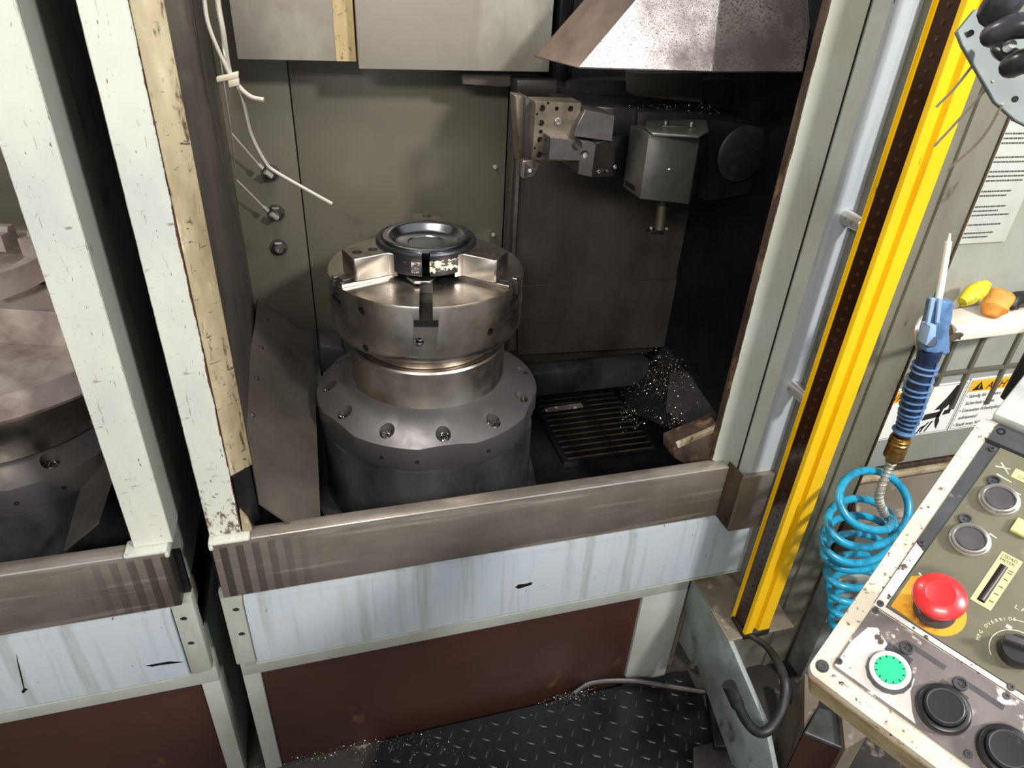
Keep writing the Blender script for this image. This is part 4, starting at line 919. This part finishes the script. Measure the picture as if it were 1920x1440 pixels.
MB().lathe([(0, 0), (.019, 0), (.0205, .003), (.016, .009), (0, .009)], e0-ax*.004, ax, 22).build('grip_base', M['gun'], ag)
bc = thing('brass_coupling', 'tarnished brass quick coupling below the grip of the air gun', 'coupling', e0)
MB().lathe([(0, 0), (.009, 0), (.009, .006), (.016, .007), (.0175, .010), (.0155, .012), (.0185, .014), (.0185, .018), (.0165, .020), (.0185, .022), (.0185, .026), (.017, .028), (.018, .031), (.0185, .055), (.0165, .057), (.0105, .058), (.0105, .068), (0, .068)], e0+ax*.004, ax, 28).build('coupling_body', M['brass'], bc)
MB().lathe([(0, 0), (.0115, 0), (.0115, .010), (0, .010)], e0+ax*.062, ax, 6).build('hex_nut', M['brass'], bc)
# spring guard
s0 = e0+ax*.070; sp = smooth([s0, s0+ax*.012, pt(1648, 930, y=-.205), pt(1660, 968, y=-.21)], 10)
mb = MB(); hx = []; turns = 24; Ns = turns*10
for i in range(Ns+1):
    f = i/Ns*(len(sp)-1); k = min(int(f), len(sp)-2); c0 = sp[k].lerp(sp[k+1], f-k); t = (sp[k+1]-sp[k]).normalized()
    u = t.orthogonal().normalized() if i == 0 else (u-t*u.dot(t)).normalized(); v = t.cross(u)
    hx.append(c0 + (.0095 if i < Ns*.3 else .0078)*(u*math.cos(i/10*2*math.pi)+v*math.sin(i/10*2*math.pi)))
MB
mb.tube([p_ for p_ in sp], .0062, 10)
tag(mb.tube(hx, .0015, 5).build('spring_guard', M['spring'], loc=s0), 'bare steel spring guard bending below the brass coupling', 'spring')
# coil hose: loops traced as a loose helix
ch_pts = []
loops = [(1652, 920, 70, 72, -.225), (1628, 965, 72, 58, -.22), (1608, 1005, 66, 50, -.22), (1610, 1020, 68, 46, -.215), (1612, 1060, 64, 40, -.21), (1614, 1090, 63, 38, -.205), (1616, 1120, 62, 37, -.2), (1618, 1150, 62, 36, -.2), (1622, 1180, 62, 35, -.2), (1628, 1215, 62, 35, -.2)]
N_ = 36; tot = (len(loops)-1)*N_
for i in range(tot):
    f = i/N_; k = int(f); g_ = f-k; a_, b_2 = loops[k], loops[k+1]
    X_, Y_, rx, ry, yy = [a_[j]*(1-g_)+b_2[j]*g_ for j in range(5)]
    th = math.radians(60)+2*math.pi*f
    # a loop leans back: its upper (far) side in the picture lies deeper
    ch_pts.append(pt(X_+rx*math.cos(th), Y_+ry*math.sin(th), y=yy-.05*math.sin(th)))
start = [pt(1660, 968, y=-.21), pt(1672, 975, y=-.225)]
path = smooth(start+ch_pts[2::3], 3)
tag(MB().tube(path, .0078, 12).build('coiled_air_hose', M['hose'], loc=pt(1620, 1000, y=-.22)), 'turquoise blue coiled air hose hanging below the brass coupling', 'hose')

# ------------------------------------------------------------------ operator pendant (built flat in its own frame, then stood in place)
PU = Vector((0.43706, -0.89921, 0.02017)); PV = Vector((0.78499, 0.3923, 0.47947)); PN = Vector((-0.43905, -0.19373, 0.87733))
PM4 = Matrix(((PU.x, PV.x, PN.x, .36429), (PU.y, PV.y, PN.y, -.71484), (PU.z, PV.z, PN.z, 1.12239), (0, 0, 0, 1)))
pd = thing('control_pendant', 'worn cream control pendant with push buttons and dials in the lower right corner', 'control panel', mat4=PM4)
mm = .001
def V3(u, v, h=0):
    k = mm/(1-.0000038*u-.0002919*v)      # the face widens slightly towards its far end
    return Vector((.97565*u*k, (-.02626*u+1.0055*v)*k, h*mm))
def rrect(u0, u1, v0, v1, r, h, n=5):
    out = []
    for cu_, cv_, a0 in ((u1-r, v1-r, 0), (u0+r, v1-r, 90), (u0+r, v0+r, 180), (u1-r, v0+r, 270)):
        for i in range(n+1):
            a = R_(a0+90*i/n); out.append(V3(cu_+r*math.cos(a), cv_+r*math.sin(a), h))
    return out
U1 = 215
MB().loft(rrect(-11, U1, -12.5, 262, 9, -7), rrect(-9.5, U1, -11, 262, 8, 0)).build('front_frame', M['pendant'], pd)
MB().loft(rrect(-8, U1, -11, 260, 8, -11), rrect(-9, U1, -11.5, 260, 8, -7)).build('seal', M['hole'], pd)
mb = MB(); A_ = rrect(-11, U1, -13, 262, 9, -10.8); B_ = rrect(-10, U1, -14, 262, 9, -50); mb.loft(A_, B_); mb.build('housing', M['pside'], pd)
MB().loft(rrect(-9, U1, -13, 262, 9, -50), rrect(6, U1-5, -2, 250, 9, -72)).build('rear_shell', M['pside'], pd)
# two face plates
lp = MB().prism(rrect(4.5, U1, 4, 65, 2.5, 1.2), V3(0, 0, -1.2)).build('lower_plate', M['plate'], pd)
MB().prism([V3(6, 6, 1.25), V3(72, 6, 1.25), V3(66, 12, 1.25), V3(58, 24, 1.25), V3(56, 34, 1.25), V3(44, 38, 1.25), V3(30, 44, 1.25), V3(16, 52, 1.25), V3(10, 48, 1.25), V3(6, 30, 1.25)], V3(0, 0, .05)).build('flaked_paint', M['plateworn'], lp)
MB().prism(rrect(4.5, U1, 4, 65, 2.5, -.3), V3(0, 0, .35)).build('plate_gap', M['hole'], lp)
for u_, v_ in ((42, 57), (84, 56)): MB().prism([V3(u_, v_-4, 1.3), V3(u_+26, v_-4, 1.3), V3(u_+26, v_, 1.3), V3(u_, v_, 1.3)], V3(0, 0, .05)).build('name_strip', M['greyplastic'], lp)
for u_, v_ in ((22, 46.5), (64, 46)): MB().prism([V3(u_+26, v_-7, 1.3), V3(u_+50-24, v_, 1.3), V3(u_+6, v_+1, 1.3), V3(u_+6, v_-6, 1.3)], V3(0, 0, .05)).build('name_strip', M['greyplastic'], lp)
MB().prism(rrect(3.5, U1, 66.3, 262, 2.5, .9), V3(0, 0, -.9)).build('slotted_frame', M['bezel'], pd)
MB().prism([V3(4, 66.6, .95), V3(120, 66.6, .95), V3(120, 70.5, .95), V3(12, 70.5, .95), V3(12, 128, .95), V3(4, 132, .95)], V3(0, 0, .05)).build('bare_edge', M['plateworn'], pd)
op = MB().prism([V3(12.5, 71, 1.1), V3(U1, 71, 1.1), V3(U1, 241, 1.1), V3(15.5, 241, 1.1)], V3(0, 0, .7)).build('panel_film', M['olive'], pd)
MB().prism([V3(1.2, 244, 1.2), V3(U1, 244, 1.2), V3(U1, 241, 1.2), V3(4, 241, 1.2)], V3(0, 0, .5)).build('film_edge', M['hole'], pd)
for u_, v_, b_ in ((4.8, 9.6, 0), (7.7, 63, 0), (7.8, 70.3, 0), (7.4, 133.4, 0), (107.3, 9.5, 0), (107.6, 62.6, 0), (107, 70, 0), (10.8, 237, 0)):
    hexscrew('screw', V3(u_+(2.2 if u_ < 5 else 0), v_+(1 if v_ < 10 else 0), 1.1), (0, 0, 1), .0027, pd, 'steel2', .0016)
for u_, v_ in ((-1.2, -.5), (9, 255.5)):
    MB().lathe([(.0052, -.001), (.0052, .0003), (.0046, .0004), (.0040, .0002), (.0036, .0012), (.002, .0012), (.0016, .0006), (0, .0006)], V3(u_, v_, 0), (0, 0, 1), 24).build('corner_screw', M['bezel' if v_ < 0 else 'hole'], pd)
def pushbutton(u_, v_, style, label):
    q = V3(u_, v_, 1.2)
    if style == 'green':
        b0 = MB().lathe([(0, 0), (.0165, 0), (.0165, .002), (.0152, .0045), (.0148, .006), (.0118, .006), (0, .006)], q, (0, 0, 1), 40, rfun=lambda a: 1+.018*math.cos(14*a)).build('push_button', M['bezel'], pd, label=label)
        MB().lathe([(.0143, .005), (.0146, .0075), (.0138, .0086), (.0112, .0086), (.0108, .0078), (0, .0078)], q, (0, 0, 1), 44).build('white_ring', M['whiteplastic'], b0)
        MB().lathe([(0, .0078), (.0108, .0078), (.0106, .0088), (0, .0094)], q, (0, 0, 1), 40).build('lens', M['green'], b0)
        mb = MB()
        for k in range(12):
            a = 2*math.pi*k/12+.2; d = Vector((math.cos(a), math.sin(a), 0)); s_ = Vector((-d.y, d.x, 0)); z_ = Vector((0, 0, .0090))
            mb.prism([q+d*.0088+s_*.00035+z_, q+d*.0105+s_*.00035+z_*.99, q+d*.0105-s_*.00035+z_*.99, q+d*.0088-s_*.00035+z_], (0, 0, .0003))
        mb.build('tick_marks', M['ink'], b0)
    elif style == 'black':
        b0 = MB().lathe([(0, 0), (.0182, 0), (.0182, .003), (.0172, .0055), (.0165, .006), (.0142, .0062), (.0140, .003), (0, .003)], q, (0, 0, 1), 44).build('push_button', M['blackplastic'], pd, label=label)
        MB().lathe([(0, .003), (.0134, .003), (.0134, .0108), (.0122, .0118), (0, .0112)], q, (0, 0, 1), 44).build('button_cap', M['blackplastic'], b0)
        MB().lathe([(.0118, .0116), (.0122, .0122), (.0118, .0124), (.0112, .0118)], q, (0, 0, 1), 40).build('cap_rim', M['greyplastic'], b0)
    else:
        b0 = MB().lathe([(0, 0), (.0155, 0), (.0155, .002), (.0150, .0032), (.0142, .0034), (.0140, .005), (.0134, .0064), (.0120, .0066), (.0108, .005), (.0104, .0035), (0, .0035)], q, (0, 0, 1), 44).build('push_button', M['ring'], pd, label=label)
        MB().lathe([(0, .003), (.0101, .003), (.0101, .0046), (.0095, .0051), (0, .0050)], q, (0, 0, 1), 40).build('button_cap', M['greyplastic'], b0)
pushbutton(39.7, 26.9, 'green', 'green illuminated push button with white ring')
pushbutton(80.9, 27.3, 'black', 'black push button')
pushbutton(124, 28, 'black', 'black push button')
pushbutton(34.4, 155.2, 'chrome', 'dark push button in a metal ring')
pushbutton(35.6, 197.6, 'chrome', 'dark push button in a metal ring')
for u_, v_ in ((40.4, 51), (81.2, 50.8), (23.9, 169+.5), (25.3, 211)):
    MB().lathe([(0, 0), (.0052, 0), (.0052, .0022), (.0046, .0028), (.0036, .0028), (.0034, .001), (.0015, .001), (.001, .0018), (0, .0018)], V3(u_, v_, 1.3), (0, 0, 1), 24).build('indicator_socket', M['bezel'], pd)
# emergency stop
MB().prism([V3(15, 73, 1.82), V3(21, 73, 1.82)] + [V3(44+19.5*math.cos(R_(a)), 90+18.5*math.sin(R_(a)), 1.82) for a in range(-95, 96, 12)] + [V3(24, 112, 1.82), V3(15, 104, 1.82)], V3(0, 0, .15)).build('stop_label', M['amber'], pd, label='yellow stained label under the red stop button')
es = MB().lathe([(0, 0), (.0155, 0), (.0155, .002), (.0145, .004), (0, .004)], V3(41.4, 89.9, 1.9), (0, 0, 1), 40).build('stop_button_base', M['bezel'], pd)
MB().lathe([(0, .003), (.0118, .003), (.0124, .026), (0, .026)], V3(41.4, 89.9, 1.9), (0, 0, 1), 36).build('neck', M['redneck'], es)
MB().lathe([(.010, .023), (.0118, .024), (.0180, .0262), (.0190, .0290), (.0182, .0320), (.0145, .0350), (.0105, .0362), (.0095, .0358), (0, .0368)], V3(41.4, 89.9, 1.9), (0, 0, 1), 56).build('mushroom_cap', M['red'], es, label='red mushroom emergency stop cap')
# load meter
lm = MB().prism([V3(56.5, 112.5, 1.85), V3(71.7, 112.5, 1.85), V3(71.7, 160, 1.85), V3(56.5, 160, 1.85)], V3(0, 0, .3)).build('load_meter', M['tan'], pd, label='tan load meter plate with slot')
MB().prism([V3(60.2, 115, 2.16), V3(65.8, 115, 2.16), V3(65.8, 150.5, 2.16), V3(60.2, 150.5, 2.16)], V3(0, 0, .08)).build('slot', M['hole'], lm)
MB().tube([V3(63.6, 116, 2.5), V3(64.2, 149.5, 2.5)], .0018, 10).build('slider_tube', M['steel2'], lm)
def ptext(s, u_, v_, size, m, par, h=2.2, rot=0, sx=1):
    return text('lettering', s, size*mm, m, par, Matrix.Translation(V3(u_, v_, h)) @ Matrix.Rotation(R_(rot), 4, 'Z'), ext=.00006, sx=sx)
ptext('LSDAD', 58, 156.2, 3.8, 'ink', lm, sx=.95); ptext('METER', 58, 152.6, 3.6, 'ink', lm, sx=1)
for v_ in (148, 146, 140, 133, 126, 119): MB().prism([V3(67.2, v_, 2.2), V3(70.4, v_, 2.2), V3(70.4, v_+.7, 2.2), V3(67.2, v_+.7, 2.2)], V3(0, 0, .05)).build('scale_mark', M['ink'], lm)
# override dial
dk = MB().lathe([(0, 0), (.0125, 0), (.0125, .006), (.0105, .010), (0, .010)], V3(98.6, 94.7, 1.8), (0, 0, 1), 36).build('override_knob', M['blackplastic'], pd)
MB().prism([V3(88, 93, 11), V3(110, 99, 11), V3(109, 103.5, 11), V3(87, 97.5, 11)], V3(0, 0, 7), .001, 2).build('grip_bar', M['greyplastic'], dk)
def arc(r, w, a0, a1, n=30):
    mb = MB(); o = V3(98.6, 94.7, 1.82); A_, B_ = [], []
    for i in range(n+1):
        a = R_(a0+(a1-a0)*i/n); d = Vector((math.cos(a), math.sin(a), 0)); A_.append(o+d*r*mm); B_.append(o+d*(r+w)*mm)
    for i in range(n): mb.prism([A_[i], B_[i], B_[i+1], A_[i+1]], (0, 0, .00008))
    return mb
arc(17, .6, 60, 225).build('dial_ring', M['print'], pd); arc(25.5, .5, 60, 118).build('dial_ring', M['print'], pd)
for i, ch_ in enumerate('MPG OVERRIDE'):
    a = 196-7.0*i
    if ch_ != ' ': ptext(ch_, 98.6+23.6*math.cos(R_(a+1.5)), 94.7+23.6*math.sin(R_(a+1.5)), 3.6, 'print', pd, 1.85, a-90, .9)
ptext('L. FEED OVERRIDE', 82.5, 124.3, 4.6, 'print', pd, 1.85, 0, 1); ptext('70', 89, 141.5, 4.2, 'print', pd, 1.85); ptext('60', 86, 133.6, 4.2, 'print', pd, 1.85)
MB().prism([V3(84.6, 107.6, 1.85), V3(88.4, 107.6, 1.85), V3(88.4, 110.2, 1.85), V3(84.6, 110.2, 1.85)], V3(0, 0, .06)).build('dial_mark', M['print'], pd)
MB().prism([V3(33, 221, 1.85), V3(52, 221, 1.85), V3(52, 229.5, 1.85), V3(33, 229.5, 1.85)], V3(0, 0, .3)).build('yellow_label', M['tagyellow'], pd); ptext('TOP', 37, 222.6, 3.6, 'ink', pd, 2.2)
MB().prism([V3(53, 178, 1.85), V3(66, 178, 1.85), V3(66, 190, 1.85), V3(53, 190, 1.85)], V3(0, 0, 4), .0005, 1).build('green_switch', M['tagyellow'], pd)
for q_ in (((20, 224), (30, 227)), ((22, 229), (31, 222)), ((24, 218), (36, 216.5)), ((40, 210.5), (46, 210)), ((43, 168.5), (49, 167.5)), ((18, 110), (28, 105))):
    a_, b_ = V3(*q_[0], 1.86), V3(*q_[1], 1.86); d = (b_-a_).normalized(); s_ = Vector((-d.y, d.x, 0))*.0007
    MB().prism([a_-s_, b_-s_*.3, b_+s_*.6, a_+s_], (0, 0, .00006)).build('scratch', M['print'], pd)
# grey housing above the pendant and the black handle
MB().prism([V3(-3, 264, -6), V3(U1, 264, -6), V3(U1, 340, -6), V3(4, 340, -6), V3(0, 318, -6)], V3(0, 0, 14), .003, 2).build('upper_housing', M['pendgrey'], pd)
o = MB().tube([pt(1890, 748, y=-.47), pt(1960, 620, y=-.47)], .0085, 14).build('black_handle', M['black'], loc=pt(1900, 720, y=-.47))
tag(o, 'thick black rod end in front of the stickers above the pendant', 'handle')

# pedestal leg and duct under the pendant
pz = .30
lg = thing('pendant_support', 'cream support column with dark square cap below the pendant', 'support', pt(1560, 1400, z=.1))
P4 = [pt(1508, 1372, z=.34), pt(1534, 1326, z=.34), pt(1568, 1334, z=.34), pt(1582, 1403, z=.34)]
MB().prism(P4, (0, 0, -.012), .002, 1).build('dark_cap', M['bezel'], lg)
MB().prism([p_-Vector((0, 0, .013)) for p_ in P4], (0, 0, -.30)).build('brown_box', M['brown'], lg)
MB().prism([pt(1574, 1300, z=.36), pt(1612, 1320, z=.36), pt(1625, 1380, z=.36), pt(1585, 1405, z=.36)], (0, 0, -.35)).build('column', M['step'], lg)
MB().prism([pt(1509, 1262, z=.33), pt(1540, 1290, z=.33), pt(1534, 1322, z=.33), pt(1508, 1368, z=.33)], (0, 0, -.3)).build('rear_column', M['step'], lg)
du = smooth([pt(1480, 1290, z=.03), pt(1500, 1340, z=.04), pt(1520, 1390, z=.05), pt(1590, 1450, z=.06), pt(1680, 1500, z=.06)], 6)
tag(MB().tube(du, .014, 12).build('grey_conduit', M['steel2'], loc=du[6]), 'grimy metal conduit curving along the floor under the pendant', 'conduit')
tag(MB().prism([pt(1300, 1400, z=.015), pt(1460, 1360, z=.015), pt(1560, 1440, z=.015), pt(1600, 1520, z=.015), pt(1300, 1520, z=.015)], (0, 0, -.03), .003).build('floor_flange', M['steel2'], loc=pt(1450, 1430, z=0)), 'grimy curved metal floor plate beside the checker plate', 'floor plate')
tag(MB().prism([pt(1326, 1290, z=.03), pt(1345, 1288, z=.03), pt(1352, 1345, z=.03), pt(1385, 1358, z=.03), pt(1400, 1400, z=.03), pt(1340, 1400, z=.03)], (0, 0, -.03), .004).build('corner_bracket', M['dark'], loc=pt(1340, 1340, z=0)), 'black oily corner bracket at the right end of the checker plate', 'bracket')

# checker plate with raised lugs
ck = thing('checker_plate', 'oily black checker plate lying on the floor before the machine', 'floor plate', (.45, -.3, 0))
MB().prism([(.03, -.012, 0), (.845, -.012, 0), (.80, -.9, 0), (-.25, -.9, 0), (-.10, -.25, 0)], (0, 0, -.006), .001, 1).build('plate', M['checker'], ck)
l0 = MB().lathe([(.0115, 0), (.0075, .0011), (0, .0016)], (0, 0, 0), (0, 0, 1), 10)
for v in l0.b.verts: v.co.y *= .26
sv = ORG[ck.name]; ORG[ck.name] = Vector(); l0 = l0.build('lug', M['lug'], ck); ORG[ck.name] = sv; n_ = 0
rnd = random.Random(4)
for i in range(26):
    for j in range(11):
        x_, y_ = .05+i*.036+(j%2)*.006, -.035-j*.034
        if x_ < .02 + .0*j or x_ > .835: continue
        c = l0 if n_ == 0 else l0.copy()
        if n_: C.objects.link(c)
        c.location = Vector((x_, y_, 0))-ORG[ck.name]; c.rotation_euler = (0, 0, R_(-32 if (i+j) % 2 else 58)); n_ += 1
o = MB().tube(smooth([pt(1075, 1300, z=.012), pt(1110, 1280, z=.016), pt(1180, 1276, z=.016), pt(1250, 1286, z=.014), pt(1325, 1298, z=.012)], 8), .0075, 10).build('armoured_hose', M['steel2'], loc=pt(1180, 1276, z=.01))
tag(o, 'grey armoured hose lying along the back edge of the checker plate', 'hose')
rnd = random.Random(9); mb = MB()
for i in range(900):
    if i < 420: q = pt(rnd.gauss(1065, 26), rnd.gauss(1296, 9), z=.004+rnd.random()*.012)
    else: q = pt(rnd.uniform(520, 1330), 0, z=0) if False else pt(rnd.gauss(690, 110), rnd.gauss(1395, 22), z=.003)
    if q.y > -.005: q.y = -.006-rnd.random()*.02
    curl(mb, q, rnd, rnd.choice((.0014, .002)))
tag(mb.build('swarf', M['chip'], loc=(.4, -.1, 0)), 'loose steel swarf on the floor at the foot of the brown panel', 'swarf', kind='stuff')

# grey bracket with black cable loops, top right
bk = thing('cable_bracket', 'flat grey bracket plate with holes, carrying glossy black cable loops at top right', 'bracket', (.52, -.5, 1.55))
def D(px, py, d): 
    r = ROT @ Vector(((px-960)/1280, -(py-720)/1280, -1)); return CAMP + r*d
bp = [D(1794, 58, .52), D(1828, 16, .52), D(1868, 18, .52), D(1925, 60, .54), D(1945, 150, .55), D(1935, 240, .55), D(1905, 225, .54), D(1866, 190, .53), D(1806, 84, .52)]
fwd = (ROT @ Vector((0, 0, -1)))
pl = MB().prism(bp, fwd*.004, .0008, 1).build('bracket_plate', M['bracket'], bk)
for q in ((1820, 62), (1903, 186)):
    MB().cyl(D(q[0], q[1], .518), D(q[0], q[1], .5195), .0024, seg=12).build('bolt_hole', M['hole'], bk)
for nm, pts, r in (('cable_loop', [(1849, 73, .50), (1870, 62, .485), (1900, 50, .475), (1940, 48, .47), (1970, 60, .48)], .0085), ('cable_loop', [(1887, 132, .50), (1905, 120, .485), (1935, 112, .475), (1980, 115, .48)], .0085),
                   ('cable_loop', [(1862, 40, .50), (1872, 18, .49), (1890, -8, .48), (1905, -40, .48)], .0125), ('cable_loop', [(1862, 80, .515), (1885, 100, .50), (1925, 118, .49), (1960, 130, .49)], .006)):
    P_ = smooth([D(*q) for q in pts], 6); MB().tube(P_, r, 14, [r*min(1, .45+.16*i) for i in range(len(P_))]).build(nm, M['cable'], bk)
MB().lathe([(0, 0), (.0035, 0), (.003, .006), (0, .006)], D(1888, 90, .49), -fwd, 12).build('cable_tie_head', M['whiteplastic'], bk)
MB().lathe([(.007, 0), (.008, 0), (.008, .006), (.007, .006), (.007, 0)], D(1858, 32, .495), -fwd, 16).build('collar', M['chrome'], bk)
for i, (p0_, p1_, p2_) in enumerate((((1835, 108, .53), (1790, 165, .56), (1756, 200, .58)), ((1862, 152, .53), (1800, 222, .57), (1752, 274, .60)), ((1880, 195, .53), (1840, 260, .57), (1775, 320, .62)))):
    w = MB().tube(smooth([D(*p0_), D(*p1_), D(*p2_)], 6), .0011, 6).build('cable_tie_tail', M['nylon'], loc=D(*p1_))
    tag(w, 'thin clear nylon cable tie tail sticking out below the grey bracket, %s' % ('the uppermost', 'the middle one', 'the lowest')[i], 'cable tie')
# print and text curves become plain meshes
bpy.context.view_layer.update(); dg = bpy.context.evaluated_depsgraph_get()
for o in [o for o in C.objects if o.type == 'FONT']:
    me = bpy.data.meshes.new_from_object(o.evaluated_get(dg)); n = bpy.data.objects.new('lettering_', me); C.objects.link(n)
    n.parent = o.parent; n.matrix_parent_inverse = o.matrix_parent_inverse; n.matrix_basis = o.matrix_basis
    nm = o.name; bpy.data.objects.remove(o); n.name = nm
